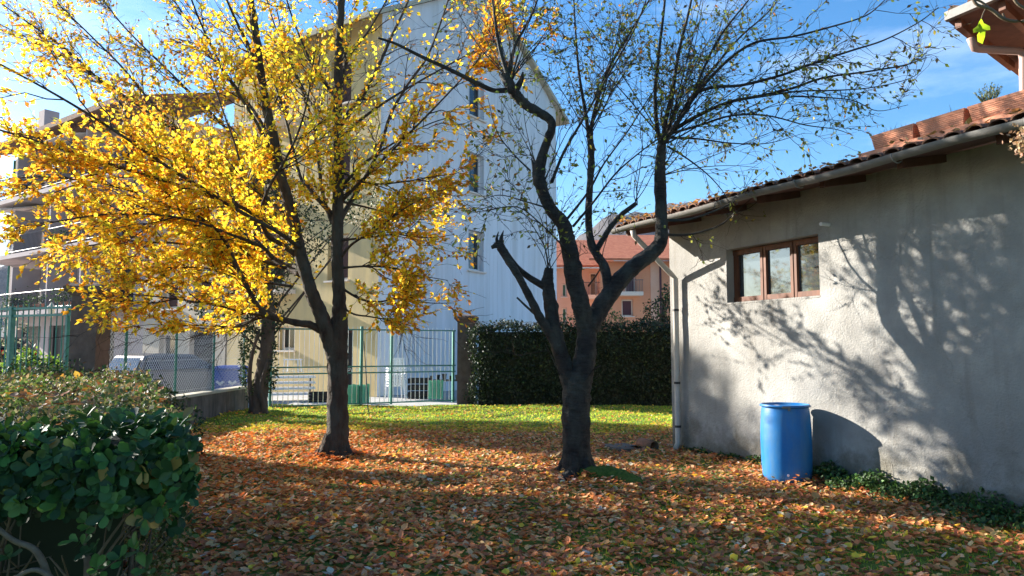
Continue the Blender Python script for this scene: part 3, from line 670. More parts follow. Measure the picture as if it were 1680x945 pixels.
def apartment():
    A = Vector((-29.0, 42.0, .3)); d = Vector((.81, -.58, 0)).normalized(); n = Vector((-.58, -.81, 0)).normalized(); L = 15.2
    g = empty('balcony_block', A, 'grey pink apartment block with long railed balconies at the far left', 'apartment block')
    holes = []
    for k, z in enumerate((3.1, 6.15, 9.2)):
        for t in (1.9, 5.2, 9.0, 12.4): holes.append((t, t + (1.7 if t in (5.2, 12.4) else 1.1), z + .08, z + 2.35, M['shutter'], M['shutter'] if (k + int(t)) % 2 else M['darkglass']))
    for t in (1.5, 5.5, 9.5): holes.append((t, t + 3.0, .02, 2.4, M['darkmetal'], M['black']))
    facade(A, d, n, g, M['pinkgrey'], L, 12.2, 0, holes)
    e = A + d * L; MB().add([e, e - n * 9, e - n * 9 + UPV * 12.2, e + UPV * 12.2], [(0, 1, 2, 3)]).build('end_wall', M['beige'], g)
    MB().add([A, A - n * 9, A - n * 9 + UPV * 12.2, A + UPV * 12.2], [(3, 2, 1, 0)]).build('end_wall', M['pinkgrey'], g)
    c = A + d * L / 2
    vs = [A - d * .7 + n * 1.9 + UPV * 12.0, e + d * .7 + n * 1.9 + UPV * 12.0, e + d * .7 - n * 5 + UPV * 14.2, A - d * .7 - n * 5 + UPV * 14.2]; vs += [v + UPV * .25 for v in vs]
    MB().add(vs, [(0, 1, 2, 3), (4, 7, 6, 5), (0, 4, 5, 1), (1, 5, 6, 2), (2, 6, 7, 3), (3, 7, 4, 0)]).build('roof', M['tile'], g)
    MB().box(A + d * 1.6 - n * 1 + UPV * 13.6, d, n, UPV, (.4, .4, 1.4)).build('chimney', M['pinkgrey'], g)
    for k, z in enumerate((3.0, 6.05, 9.1)):
        s = MB().box(c + n * .75 + UPV * z, d, n, UPV, (L / 2 - .1, .75, .11)).build('balcony_slab', M['pinkgrey'], g)
        b = MB()
        for i in range(100): p = A + d * (.15 + i * (L - .3) / 99) + n * 1.45; b.tube([p + UPV * (z + .11), p + UPV * (z + 1.05)], .011, 4, False)
        for zz in (z + 1.05, z + .22): b.tube([A + d * .1 + n * 1.45 + UPV * zz, e - d * .1 + n * 1.45 + UPV * zz], .022, 5)
        b.build('railing', M['greybar'], s)
        # balcony dividers and pots with plants
        for t in (4.1, 8.3, 11.8): MB().box(A + d * t + n * .7 + UPV * (z + 1.3), d, n, UPV, (.06, .66, 1.18)).build('divider', M['pinkgrey'], s)
    for k, (t, z) in enumerate(((1.5, 8.4), (8.6, 11.2), (12.0, 8.5))):
        q = [A + d * t + n * .1 + UPV * (z + .55), A + d * (t + 3) + n * .1 + UPV * (z + .55), A + d * (t + 3) + n * 2.2 + UPV * z, A + d * t + n * 2.2 + UPV * z]; q += [v + UPV * .04 for v in q]
        MB().add(q, [(0, 1, 2, 3), (4, 7, 6, 5), (0, 4, 5, 1), (1, 5, 6, 2), (2, 6, 7, 3), (3, 7, 4, 0)]).build('awning', M['awning'], g)
    ac = MB().box(A + d * 1.15 + n * .28 + UPV * 7.0, d, n, UPV, (.42, .17, .3)).build('air_conditioner', M['whitepl'], g)
    MB().tube([A + d * 1.05 + n * .455 + UPV * 7.0, A + d * 1.05 + n * .475 + UPV * 7.0], .2, 16).build('fan_grille', M['darkmetal'], ac)
    MB().tube([A + n * .08 + d * .1, A + n * .08 + d * .1 + UPV * 12.1], .06, 8).build('downpipe', M['green'], g)
    # window-box plants on the railings
    for k, (t, z) in enumerate(((4.5, 3.2), (7.2, 3.2), (.6, 9.3), (10.0, 3.2), (9.4, 6.2))):
        p = A + d * t + n * 1.2 + UPV * z; f = empty('balcony_plant', p, ['bushy pot plant behind the lowest balcony railing, left one', 'pot plant in the middle of the lowest balcony', 'dark trailing plant at the left end of the top balcony', 'pot plant at the right of the lowest balcony', 'pot plant on the middle balcony'][k], 'plant', 'pot plants on the balconies')
        MB().box(p + UPV * .12, d, n, UPV, (.45, .13, .12)).build('trough', M['terracotta'], f)
        m = 260; P = np.array(p + UPV * .4) + rng.normal(0, 1, (m, 3)) * np.array([.35, .25, .2]); D = rand_dir(m)
        V, Fc, C = scatter(P, D, rand_dir(m), .12, pick(m, [(3, (.03, .07, .02)), (1, (.1, .16, .05))]), LEAF2); o = link('foliage', npmesh('foliage', V, Fc, C), LM['dull'], f); o['kind'] = 'stuff'
apartment()

def red_house():
    Y0 = 50.; g = empty('salmon_house', (5, Y0, 0), 'salmon house with red tiled roof and small balconies seen between the tree trunks', 'house'); d = Vector((1, 0, 0)); n = Vector((0, -1, 0))
    def px(a): return X(a, Y0)
    x0 = px(985); A = Vector((x0, Y0, 0)); q = lambda p: px(p) - x0
    facade(A, d, n, g, M['salmon'], q(1200), Z(428, Y0), 0, [(q(1020), q(1039), Z(519, Y0), Z(491, Y0), M['cream'], M['purple']), (q(1026), q(1044), Z(481, Y0), Z(447, Y0), M['cream'], M['purple']), (q(1120), q(1140), Z(519, Y0), Z(491, Y0), M['cream'], M['purple'])])
    bs = MB().bx(px(1012), px(1052), Y0 - 1.0, Y0 - .01, Z(486, Y0), Z(480, Y0)).build('balcony', M['cream'], g); b = MB()
    for i in range(16): x = px(1013) + i * (px(1051) - px(1013)) / 15; b.tube([(x, Y0 - .95, Z(480, Y0)), (x, Y0 - .95, Z(461, Y0))], .018, 4)
    b.tube([(px(1012), Y0 - .95, Z(461, Y0)), (px(1052), Y0 - .95, Z(461, Y0))], .03, 5); b.build('railing', M['greybar'], bs)
    # pale corner strip and brown downpipe
    MB().bx(px(1068), px(1083), Y0 - .06, Y0 - .004, 0, Z(430, Y0)).build('corner_strip', M['salmon2'], g)
    MB().tube([(px(1084), Y0 - .12, 0), (px(1084), Y0 - .12, Z(430, Y0))], .07, 6).build('downpipe', M['purple'], g)
    # roof
    zr = Z(428, Y0); vs = [(px(965), Y0 - .9, zr - .05), (px(1230), Y0 - .9, zr - .05), (px(1190), Y0 + 6, zr + 2.6), (px(1010), Y0 + 6, zr + 2.6)]; vs += [(a, b_, c + .15) for a, b_, c in vs]
    MB().add(vs, [(0, 1, 2, 3), (4, 7, 6, 5), (0, 4, 5, 1), (1, 5, 6, 2), (2, 6, 7, 3), (3, 7, 4, 0)]).build('roof', M['redtile'], g)
    # recessed left wing
    Y1 = 55.; x1 = X(905, Y1); A = Vector((x1, Y1, 0)); q = lambda p: X(p, Y1) - x1
    g2 = empty('peach_house', (x1, Y1, 0), 'pale peach house with green shutters between the two trunks of the bare tree', 'house')
    facade(A, d, n, g2, M['salmon2'], q(1000), Z(440, Y1), 0, [(q(968), q(980), Z(487, Y1), Z(447, Y1), M['cream'], M['darkglass']), (q(922), q(930), Z(487, Y1), Z(465, Y1), M['cream'], M['greenshut']), (q(922), q(930), Z(530, Y1), Z(505, Y1), M['cream'], M['greenshut'])])
    bs = MB().bx(X(955, Y1), X(990, Y1), Y1 - 1, Y1 - .01, Z(491, Y1), Z(485, Y1)).build('balcony', M['cream'], g2); b = MB()
    for i in range(14): x = X(956 + i * 2.5, Y1); b.tube([(x, Y1 - .95, Z(485, Y1)), (x, Y1 - .95, Z(465, Y1))], .018, 4)
    b.tube([(X(955, Y1), Y1 - .95, Z(465, Y1)), (X(990, Y1), Y1 - .95, Z(465, Y1))], .03, 5); b.build('railing', M['greybar'], bs)
    zr = Z(440, Y1); vs = [(X(895, Y1), Y1 - .9, zr), (X(1010, Y1), Y1 - .9, zr), (X(1000, Y1), Y1 + 6, zr + 2.9), (X(915, Y1), Y1 + 6, zr + 2.9)]; vs += [(a, b_, c + .15) for a, b_, c in vs]
    MB().add(vs, [(0, 1, 2, 3), (4, 7, 6, 5), (0, 4, 5, 1), (1, 5, 6, 2), (2, 6, 7, 3), (3, 7, 4, 0)]).build('roof', M['redtile'], g2)
red_house()

# ------------------------------------------------------------------ cars
def car(name, loc, rz, paint, label, L=3.9, Wd=.83, H=1.45):
    g = empty(name, loc, label, 'car', 'cars parked beyond the fence', rz); Mx = Matrix.LocRotScale(Vector(loc), g.rotation_euler, None)
    def prof(ps, hw, top_in):
        vs = []; k = len(ps)
        for s in (-1, 1):
            for (x, z, ins) in ps: vs.append(Mx @ Vector((x, s * (hw - ins), z)))
        fs = [tuple(range(k)), tuple(range(2 * k - 1, k - 1, -1))] + [(i, k + i, k + (i + 1) % k, (i + 1) % k) for i in range(k)]
        return MB().add(vs, fs)
    h = L / 2; q = H / 1.45
    body = [(-h, .35, .06), (-h + .05, .62 * q, .02), (-h + .08, .92 * q, .03), (-h + .3, .98 * q, .05), (h - 1.15, .95 * q, .05), (h - .25, .80 * q, .06), (h - .02, .62 * q, .08), (h, .35, .08), (h - .3, .2, .05), (-h + .25, .2, .05)]
    bo = prof(body, Wd, 0).build('body', paint, g); md = bo.modifiers.new('b', 'BEVEL'); md.width = .04; md.segments = 2; md.limit_method = 'ANGLE'
    cab = [(-h + .12, .94 * q, .05), (-h + .4, 1.38 * q, .2), (-h + .8, H, .22), (h - 1.95, 1.42 * q, .22), (h - 1.05, .93 * q, .06)]
    prof(cab, Wd - .03, 0).build('cabin', paint, g)
    gl = [(-h + .28, 1.0 * q, .035), (-h + .47, 1.33 * q, .15), (-h + .85, 1.37 * q, .165), (h - 2.0, 1.36 * q, .165), (h - 1.3, 1.0 * q, .035)]
    for s in (-1, 1):
        vs = [Mx @ Vector((x, s * (Wd - ins), z)) for x, z, ins in gl] + [Mx @ Vector((x, s * (Wd - ins - .05), z)) for x, z, ins in gl]
        MB().add(vs, [(0, 1, 2, 3, 4), (9, 8, 7, 6, 5)] + [(i, 5 + i, 5 + (i + 1) % 5, (i + 1) % 5) for i in range(5)]).build('side_window', M['darkglass'], g)
    for xa, za, xb, zb in ((-h + .135, 1.0 * q, -h + .365, 1.33 * q), (h - 1.12, 1.0 * q, h - 1.85, 1.38 * q)):
        s = -1 if xa < 0 else 1; vs = [Mx @ Vector((xa + s * .02, y, za)) for y in (-Wd + .14, Wd - .14)] + [Mx @ Vector((xb + s * .03, y, zb)) for y in (Wd - .27, -Wd + .27)]
        MB().add(vs, [(0, 1, 2, 3)]).build('rear_window' if xa < 0 else 'windscreen', M['glass'], g)
    for s in (-1, 1):
        for x in (-h + .68, h - .75):
            w_ = MB().tube([Mx @ Vector((x, s * (Wd - .19), .31)), Mx @ Vector((x, s * (Wd + .012), .31))], .31, 20).build('wheel', M['rubber'], g, False)
            MB().tube([Mx @ Vector((x, s * (Wd - .02), .31)), Mx @ Vector((x, s * (Wd + .022), .31))], .2, 14).build('rim', M['rim'], w_)
        MB().box(Mx @ Vector((-h + .03, s * (Wd - .16), .83 * q)), Mx.to_3x3() @ Vector((1, 0, 0)), Mx.to_3x3() @ Vector((0, 1, 0)), UPV, (.05, .11, .1)).build('tail_light', M['redlight'], g)
        MB().box(Mx @ Vector((h - .08, s * (Wd - .24), .66 * q)), Mx.to_3x3() @ Vector((1, 0, 0)), Mx.to_3x3() @ Vector((0, 1, 0)), UPV, (.07, .15, .07)).build('headlight', M['headlight'], g)
    MB().box(Mx @ Vector((-h - .0, 0, .5)), Mx.to_3x3() @ Vector((1, 0, 0)), Mx.to_3x3() @ Vector((0, 1, 0)), UPV, (.02, .26, .055)).build('number_plate', M['whitepl'], g)
car('parked_car', (X(296, 21.5), 21.5, -.06), R(62), M['carpaint'], 'grey hatchback parked right behind the chain link fence')
car('parked_car', (X(-8, 34), 34, .42), R(150), M['blackpaint'], 'black car with red tail light seen through the side gate at the far left', L=4.4, H=1.6)

# ------------------------------------------------------------------ courtyard clutter
def bin_():
    c = Vector((X(383, 20.2), 20.2, -.05)); g = empty('recycling_bin', c, 'blue bin with a pale lid stripe beside the ivy clad trunk', 'bin'); w_ = .36
    pr = [(w_ * .82, 0, .0), (w_ * .84, .04, 0), (w_ * 1.0, .98, 0), (w_ * 1.05, 1.0, 0)]
    vs = [c + Vector((i * s, j * s * .9, z)) for s, z, _ in pr for i, j in ((-1, -1), (1, -1), (1, 1), (-1, 1))]
    MB().add(vs, [(i * 4 + j, i * 4 + (j + 1) % 4, (i + 1) * 4 + (j + 1) % 4, (i + 1) * 4 + j) for i in range(3) for j in range(4)] + [(3, 2, 1, 0), (12, 13, 14, 15)]).build('body', M['bluebin'], g)
    vs = [c + Vector((i * s, j * s * .9 - .02, z)) for s, z in ((w_ * 1.1, 1.005), (w_ * 1.1, 1.05), (w_ * .8, 1.11)) for i, j in ((-1, -1), (1, -1), (1, 1), (-1, 1))]
    MB().add(vs, [(i * 4 + j, i * 4 + (j + 1) % 4, (i + 1) * 4 + (j + 1) % 4, (i + 1) * 4 + j) for i in range(2) for j in range(4)] + [(3, 2, 1, 0), (8, 9, 10, 11)]).build('lid', M['bluebin'], g)
    for s in (-.5, .42):                      # pale chevron marks on the front
        b = MB(); o = c + Vector((s * w_, -w_ * .9 - .012, .62))
        for k in (-1, 1): b.box(o + Vector((k * .045, 0, .03 * 1)), Vector((k, 0, .75)).normalized(), (0, 1, 0), Vector((-.75 * k, 0, 1)).normalized(), (.07, .008, .03))
        b.build('pale_mark', M['whitepl'], g)
    for s in (-1, 1): MB().tube([c + Vector((s * .2, .3, .09)), c + Vector((s * .27, .3, .09))], .09, 12).build('wheel', M['rubber'], g)
bin_()

def chair_stack(c, n, label, rz, seat=.42):
    """stacked white plastic armchairs"""
    for k in range(n):
        g = empty('garden_chair', (c[0], c[1], c[2] + k * .085), label[min(k, len(label) - 1)], 'chair', 'white plastic chairs stacked behind the gate'); Mx = Matrix.LocRotScale(g.location, Matrix.Rotation(rz, 3, 'Z').to_euler(), None)
        e = lambda x, y, z: Mx @ Vector((x, y, z))
        ax = [Mx.to_3x3() @ Vector(v) for v in ((1, 0, 0), (0, 1, 0), (0, 0, 1))]
        MB().box(e(0, 0, seat), *ax, (.24, .23, .015)).build('seat', M['whitepl'], g)
        for i in range(5): MB().box(e(-.18 + i * .09, .25 + .03, seat + .26), ax[0], ax[1], (ax[2] + ax[1] * .12).normalized(), (.03, .01, .24)).build('slat', M['whitepl'], g)
        MB().box(e(0, .31, seat + .5), *ax, (.22, .014, .03)).build('top_rail', M['whitepl'], g)
        for i in (-1, 1):
            MB().tube([e(.25 * i, -.2, seat + .2), e(.26 * i, .24, seat + .22)], .022, 6).build('armrest', M['whitepl'], g)
            for j in (-1, 1): MB().tube([e(.22 * i, .21 * j, seat + (.19 if j < 0 else 0)), e(.26 * i, .26 * j, 0)], [.02, .016], 6).build('leg', M['whitepl'], g)
c0 = (X(650, 23.0), 23.0, -.06)
chair_stack(c0, 5, ['white plastic chair at the foot of the stack beside the gate post', 'second white plastic chair from the bottom of the stack', 'white plastic chair in the middle of the stack', 'white plastic chair second from the top of the stack', 'white plastic chair on top of the stack'], R(200))
def lounger_stack():
    for k in range(4):
        c = Vector((X(478, 22.6), 22.6, .14 + k * .17)); g = empty('sun_lounger', c, ['lowest of four stacked pale sun loungers behind the gate', 'second lowest of the stacked sun loungers', 'third of the stacked sun loungers', 'topmost of the stacked sun loungers'][k], 'sun lounger', 'sun loungers stacked behind the gate')
        d = Vector((.95, .3, 0)).normalized(); s = Vector((-d.y, d.x, 0)); c = c + d * .12 * k * 0 + UPV * 0
        for i in (-1, 1): rail(MB(), c - d * .75 + s * .28 * i, c + d * .75 + s * .28 * i, .02, .03).build('side_rail', M['whitepl'], g)
        for i in range(7): MB().box(c + d * (-.65 + i * .2), d, s, UPV, (.07, .26, .01)).build('slat', M['whitepl'], g)
        for i in (-1, 1): MB().box(c + d * .6 * i - UPV * .08, d, s, UPV, (.02, .22, .05)).build('leg', M['greybar'], g)
    c = Vector((X(482, 22.6), 22.6, .8)); g = empty('side_table', c, 'small white plastic table standing on top of the stacked sun loungers', 'table')
    MB().box(c + UPV * .38, (1, 0, 0), (0, 1, 0), UPV, (.24, .2, .015)).build('table_top', M['whitepl'], g)
    for i in (-1, 1):
        for j in (-1, 1): MB().tube([c + Vector((.2 * i, .16 * j, .37)), c + Vector((.22 * i, .18 * j, 0))], .018, 6).build('leg', M['whitepl'], g)
lounger_stack()
def crate(c, h, label, m, name='crate'):
    c = Vector(c); g = empty(name, c, label, 'crate')
    MB().bx(c.x - h[0], c.x + h[0], c.y - h[1], c.y + h[1], c.z, c.z + .03).build('floor', m, g)
    for k in range(3):
        z = c.z + .05 + k * h[2] / 3 * 2 / 1
        for s in (-1, 1):
            MB().bx(c.x - h[0], c.x + h[0], c.y + s * h[1] - .01, c.y + s * h[1] + .01, z, z + h[2] * .5).build('slat', m, g)
            MB().bx(c.x + s * h[0] - .01, c.x + s * h[0] + .01, c.y - h[1] + .012, c.y + h[1] - .012, z, z + h[2] * .5).build('slat', m, g)
crate((X(530, 22), 22, -.06), (.33, .22, .13), 'low black slatted crate on the paving in front of the yellow wall', M['black'])
crate((X(690, 23.5), 23.5, -.06), (.34, .3, .32), 'tall dark slatted crate behind the gate bars, right of the white chairs', M['black'])
def bench_pots():
    c = Vector((X(735, 23.2), 23.2, -.06)); g = empty('work_bench', c, 'grey bench behind the gate beside the right pillar with pots on it', 'bench')
    MB().bx(c.x - .6, c.x + .45, c.y - .25, c.y + .25, .50, .54).build('bench_top', M['concrete'], g)
    for i in (-.5, .38):
        for j in (-.2, .2): MB().bx(c.x + i - .03, c.x + i + .03, c.y + j - .03, c.y + j + .03, -.06, .498).build('leg', M['concrete'], g)
    for k in range(5):
        p = Vector((c.x - .5 + k * .2, c.y - .05 + .05 * (k % 2), .545)); s = .05 + .012 * (k % 3)
        tag(MB().lathe(p, [(s * .7, 0), (s, s * 2), (s * 1.1, s * 2.05), (s * 1.1, s * 2.4), (s * .9, s * 2.4), (s * .85, s * 1.8), (.005, s * 1.8)], 12).build('plant_pot', M['black' if k % 2 else 'concrete']),
            ['small grey pot at the left end of the bench behind the gate', 'black pot second from the left on the bench behind the gate', 'larger grey pot in the middle of the bench behind the gate', 'black pot right of the middle on the bench behind the gate', 'grey pot at the right end of the bench behind the gate'][k], 'pot', 'pots on the bench behind the gate')
bench_pots()
for k, (px_, py0, py1) in enumerate(((85, 496, 521), (117, 500, 527))):
    Yt = 14.5; b0 = at(px_ - (3 if k else 0), 575, Yt); t = at(px_, py0, Yt); m_ = at(px_ - 1, py1, Yt)
    g = empty('garden_torch', (b0.x, b0.y, 0), ['cream pointed garden torch on a thin cane, left of the pair behind the side gate', 'cream pointed garden torch on a thin cane, nearest the brown pillar'][k], 'torch', 'cream garden torches behind the side gate')
    MB().tube([Vector((b0.x, b0.y, 0)), m_], .012, 6).build('cane', M['stem'], g)
    MB().tube([m_, m_.lerp(t, .2), m_.lerp(t, .6), m_.lerp(t, .75), t], [.02, .05, .075, .06, .01], 8).build('torch_head', M['fabric'], g)

# ------------------------------------------------------------------ vegetation builders
YEL = [(5.5, (.90, .66, .05)), (3.2, (.88, .50, .03)), (2.4, (.70, .63, .06)), (1.6, (.80, .33, .03)), (1, (.40, .43, .06)), (1.1, (.45, .2, .04))]
def woody(name, loc, label, bark, limbs, cfg, leafm, pal, cat='tree', group=None, base_n=12):
    """limbs: list of (kind, [(px,py,Y,r)...], leaf density factor). kind 't' trunk or 'l' limb, 'k' knob"""
    g = empty(name, loc, label, cat, group); L1P = []; 
    PP, TT, RR, FF = [], [], [], []
    for kind, pts, dens in limbs:
        P = [tuple(at(*p[:3])) for p in pts]; r = [p[3] * (cfg.get('thick', 1) if p[3] > .03 else 1) for p in pts]
        me, P2, r2 = limb_mesh(P, r, base_n if kind == 't' else (8 if max(r) > .04 else 5), .07 if max(r) > .05 else .02)
        link('trunk' if kind == 't' else 'limb', me, bark, g, True)
        if dens > 0:
            T = norm(np.gradient(P2, axis=0)); seg = np.linalg.norm(np.diff(P2, axis=0), axis=1); cum = np.concatenate([[0], np.cumsum(seg)]); tot = cum[-1]
            k = max(1, int(tot * cfg['per_m'] * min(dens, 1.5))); s = rng.uniform(.42 if kind == 't' else cfg.get('start', .25), 1, k) * tot
            idx = np.clip(np.searchsorted(cum, s) - 1, 0, len(seg) - 1); f = ((s - cum[idx]) / seg[idx])[:, None]
            PP.append(P2[idx] * (1 - f) + P2[idx + 1] * f); TT.append(T[idx]); RR.append(r2[idx] * .6); FF.append(np.full(k, dens))
    P, T, r, f = np.vstack(PP), np.vstack(TT), np.concatenate(RR), np.concatenate(FF)
    Q1, r1 = spawn(P, T, r, cfg['len1'], cfg['ang1'], cfg['up'], k=6, bend=cfg.get('bend', .25)); r1 = np.minimum(r1, cfg.get('r1', .009))
    V, q = tubes(Q1, r1[:, None] * np.linspace(1, .3, 6)[None], 4); Vs, Qs = [V], [q]
    P, T, i1, _ = along(Q1, cfg['per2'], .1); Q2, _ = spawn(P, T, np.full(len(P), .01), cfg['len2'], cfg['ang2'], cfg['up'] * .7, k=5, bend=cfg.get('bend', .25))
    V, q = tubes(Q2, np.full((len(Q2), 1), cfg.get('r2', .0032)) * np.linspace(1, .5, 5)[None], 3); Qs.append(q + len(Vs[0])); Vs.append(V)
    if cfg.get('per3'):
        P, T, i3, _ = along(Q2, cfg['per3'], .1); Q3, _ = spawn(P, T, np.full(len(P), .01), cfg['len3'], cfg['ang2'], cfg['up'] * .5, k=4)
        V, q = tubes(Q3, np.full((len(Q3), 4), cfg.get('r3', .0022)), 3); Qs.append(q + sum(len(a) for a in Vs)); Vs.append(V)
    o = link('twigs', npmesh('twigs', np.vstack(Vs), np.vstack(Qs)), M['twig'] if not cfg.get('twigm') else cfg['twigm'], g); o['kind'] = 'stuff'
    # leaves along level two (and one) shoots
    P, T, i2, _ = along(Q2, cfg['leaves'], .1); keep = rng.random(len(P)) < np.clip(f[i1[i2]] * cfg.get('lk', 1), 0, 1)
    P, T = P[keep], T[keep]; P3, T3, i_, _ = along(Q1, max(1, cfg['leaves'] // 2), .4); kp = rng.random(len(P3)) < np.clip(f[i_] * cfg.get('lk', 1), 0, 1); P = np.vstack([P, P3[kp]]); T = np.vstack([T, T3[kp]])
    if 'mask' in cfg: kk = cfg['mask'](P); P, T = P[kk], T[kk]
    n = len(P); D = norm(T + rand_dir(n) * .7 + np.array([0, 0, -cfg.get('droop', .3)])); U = norm(np.array([0, 0, 1.]) + rand_dir(n) * cfg.get('tilt', .7))
    col = pick(n, pal)
    if 'tint' in cfg: col = cfg['tint'](P, col)
    V, Fc, C = scatter(P, D, U, rng.uniform(*cfg['leaf'], n), col, cfg.get('tpl', LEAF4), cfg.get('wid', 1.15))
    o = link('foliage', npmesh('foliage', V, Fc, C), leafm, g); o['kind'] = 'stuff'
    print(name, 'leaves', n, 'twigs', len(Q2))
    return g

# ---- yellow tree
def L(pts, y0, y1, r0, r1, dens=1.0):
    n = len(pts); return ('l', [(p[0], p[1], y0 + (y1 - y0) * (i / (n - 1)), r0 + (r1 - r0) * (i / (n - 1)) ** .8) for i, p in enumerate(pts)], dens)
B = 10.6
T1 = [('t', [(553, 752, B, .25), (553, 735, B, .205), (554, 700, B, .18), (554, 650, B, .172), (554, 600, B, .172), (553, 570, B, .18), (556, 540, B, .15), (557, 510, B, .12), (556, 480, B, .105), (553, 420, B, .1), (554, 340, B, .092), (556, 260, B, .085), (553, 200, B, .08), (555, 120, B, .072), (557, 60, B, .062), (560, 0, B, .055), (562, -110, B, .03)], .9),
      ('l', [(550, 590, B, .13), (541, 555, B - .05, .14), (528, 520, B - .1, .125), (512, 482, B - .15, .115), (499, 440, B - .2, .108), (489, 400, B - .2, .1), (481, 360, B - .25, .093), (470, 320, B - .3, .088), (458, 280, B - .3, .083), (450, 230, B - .35, .078), (438, 180, B - .4, .072), (428, 120, B - .4, .066), (420, 60, B - .5, .058), (412, 0, B - .5, .05), (402, -90, B - .6, .03)], .9),
      L([(533, 545), (510, 533), (490, 530), (440, 518), (421, 500), (405, 470), (385, 430), (372, 400), (345, 368), (300, 340)], B, 9.2, .075, .012),
      L([(492, 450), (478, 443), (450, 425), (420, 395), (395, 370), (375, 345), (350, 315), (330, 290), (290, 260), (240, 220), (180, 150), (120, 90), (50, 40), (-20, -10)], B - .15, 12.6, .058, .01),
      L([(488, 420), (460, 400), (440, 388), (425, 360), (400, 342), (370, 330), (335, 318), (280, 300), (200, 275), (120, 250), (40, 225), (-30, 205)], B - .15, 8.2, .05, .01),
      L([(482, 392), (455, 388), (430, 380), (400, 350), (370, 310), (340, 270), (300, 220), (250, 170), (200, 110), (150, 60), (90, 0), (60, -40)], B - .2, 13.4, .045, .01),
      L([(425, 362), (418, 340), (400, 290), (385, 235), (365, 180), (345, 120)], 10, 9.4, .025, .008),
      L([(423, 360), (440, 310), (468, 262), (490, 215), (505, 160), (515, 90)], 10, 9.0, .025, .008),
      L([(545, 352), (520, 325), (505, 305), (495, 295), (482, 250), (470, 200), (455, 150), (430, 80), (410, 0), (400, -50)], B, 12.6, .045, .012),
      L([(545, 365), (534, 335), (525, 290), (520, 240), (507, 180), (480, 110), (450, 40), (430, -30)], B, 12.8, .042, .01),
      L([(558, 362), (573, 335), (590, 308), (602, 285), (625, 240), (640, 190), (668, 140), (700, 95), (722, 40), (745, -30)], B, 12.2, .05, .012),
      L([(560, 205), (575, 180), (592, 160), (620, 110), (642, 60), (668, 5), (685, -50)], B, 12.9, .05, .015, .8),
      L([(557, 425), (575, 403), (600, 386), (625, 372), (660, 345), (690, 328), (735, 318)], B, 9.8, .024, .006, 1.1),
      L([(558, 310), (575, 290), (600, 265), (650, 232), (700, 205), (745, 190)], B, 10.9, .03, .006, 1.1),
      L([(557, 470), (590, 490), (620, 495), (660, 490), (705, 497), (745, 497)], B, 9.6, .022, .004, 1.3),
      L([(557, 440), (600, 437), (645, 440), (690, 452), (735, 460)], B, 10.1, .02, .004, 1.3),
      L([(557, 500), (580, 515), (610, 520), (650, 528), (690, 540)], B, 9.8, .02, .004, 1.3),
      L([(556, 395), (600, 390), (650, 385), (700, 390), (745, 385)], B, 10.2, .02, .004, 1.2),
      L([(556, 280), (600, 300), (650, 300), (710, 290), (750, 285)], B, 9.6, .02, .004, 1.1),
      L([(560, 330), (600, 290), (650, 240), (710, 180), (775, 110), (835, 40)], B, 9.8, .03, .006, 1.3),
      L([(556, 230), (600, 190), (660, 150), (730, 110), (790, 75), (825, 35)], B, 11.2, .028, .006, .55),
      L([(470, 440), (400, 420), (300, 400), (190, 390), (90, 330), (10, 290)], 10.4, 8.4, .026, .005, 1.3),
      L([(440, 415), (360, 390), (260, 330), (160, 300), (60, 290), (-20, 300)], 10.3, 8.0, .022, .005, 1.3),
      L([(480, 470), (420, 460), (340, 440), (240, 440), (150, 440)], 10.4, 9.0, .022, .005, 1.3),
      L([(447, 424), (430, 405), (380, 385), (300, 358), (200, 350), (100, 362), (30, 380)], 10.1, 8.0, .03, .006, 1.0),
      L([(470, 527), (440, 505), (400, 480), (340, 462), (280, 440), (200, 420), (140, 405)], 10.4, 12.6, .03, .005, 1.2),
      L([(445, 520), (400, 512), (350, 500), (270, 488), (205, 482)], 10.4, 8.8, .025, .005, 1.3),
      L([(430, 512), (395, 535), (350, 535), (300, 535), (248, 548)], 10.3, 9.6, .022, .004, 1.4),
      L([(440, 518), (400, 530), (360, 545), (330, 550)], 10.4, 9.9, .02, .004, 1.4),
      L([(462, 300), (440, 240), (420, 200), (370, 120), (330, 40), (300, -40)], 10.3, 9.4, .035, .01),
      L([(452, 245), (425, 195), (400, 160), (340, 80), (285, 0), (260, -40)], 10.3, 12.6, .035, .01),
      L([(472, 330), (450, 295), (420, 260), (360, 200), (280, 120), (200, 40), (150, -30)], 10.3, 13.4, .04, .01),
      L([(482, 368), (455, 340), (420, 310), (340, 250), (250, 190), (150, 120), (60, 70), (0, 40)], 10.3, 13.8, .04, .01),
      L([(490, 405), (455, 380), (400, 350), (300, 290), (200, 222), (100, 160), (0, 105)], 10.3, 7.6, .04, .01),
      L([(432, 150), (415, 90), (385, 30), (360, -30)], 10.2, 9.6, .035, .012, .8),
      L([(555, 140), (575, 90), (605, 50), (640, -10)], B, 11.2, .03, .01),
      L([(553, 165), (530, 130), (507, 95), (480, 30), (462, -30)], B, 11.0, .03, .01),
      L([(554, 240), (530, 200), (500, 150), (470, 80), (450, 0)], B, 13.2, .03, .01),
      L([(556, 330), (600, 340), (640, 350), (690, 360), (730, 352)], B, 12.4, .022, .006, 1.2),
      L([(480, 350), (430, 330), (380, 300), (310, 250), (230, 215)], 10.3, 14.0, .03, .006, 1.2),
      L([(497, 440), (450, 430), (400, 425), (340, 415), (280, 405)], 10.3, 13.6, .03, .006, 1.2),
      ]
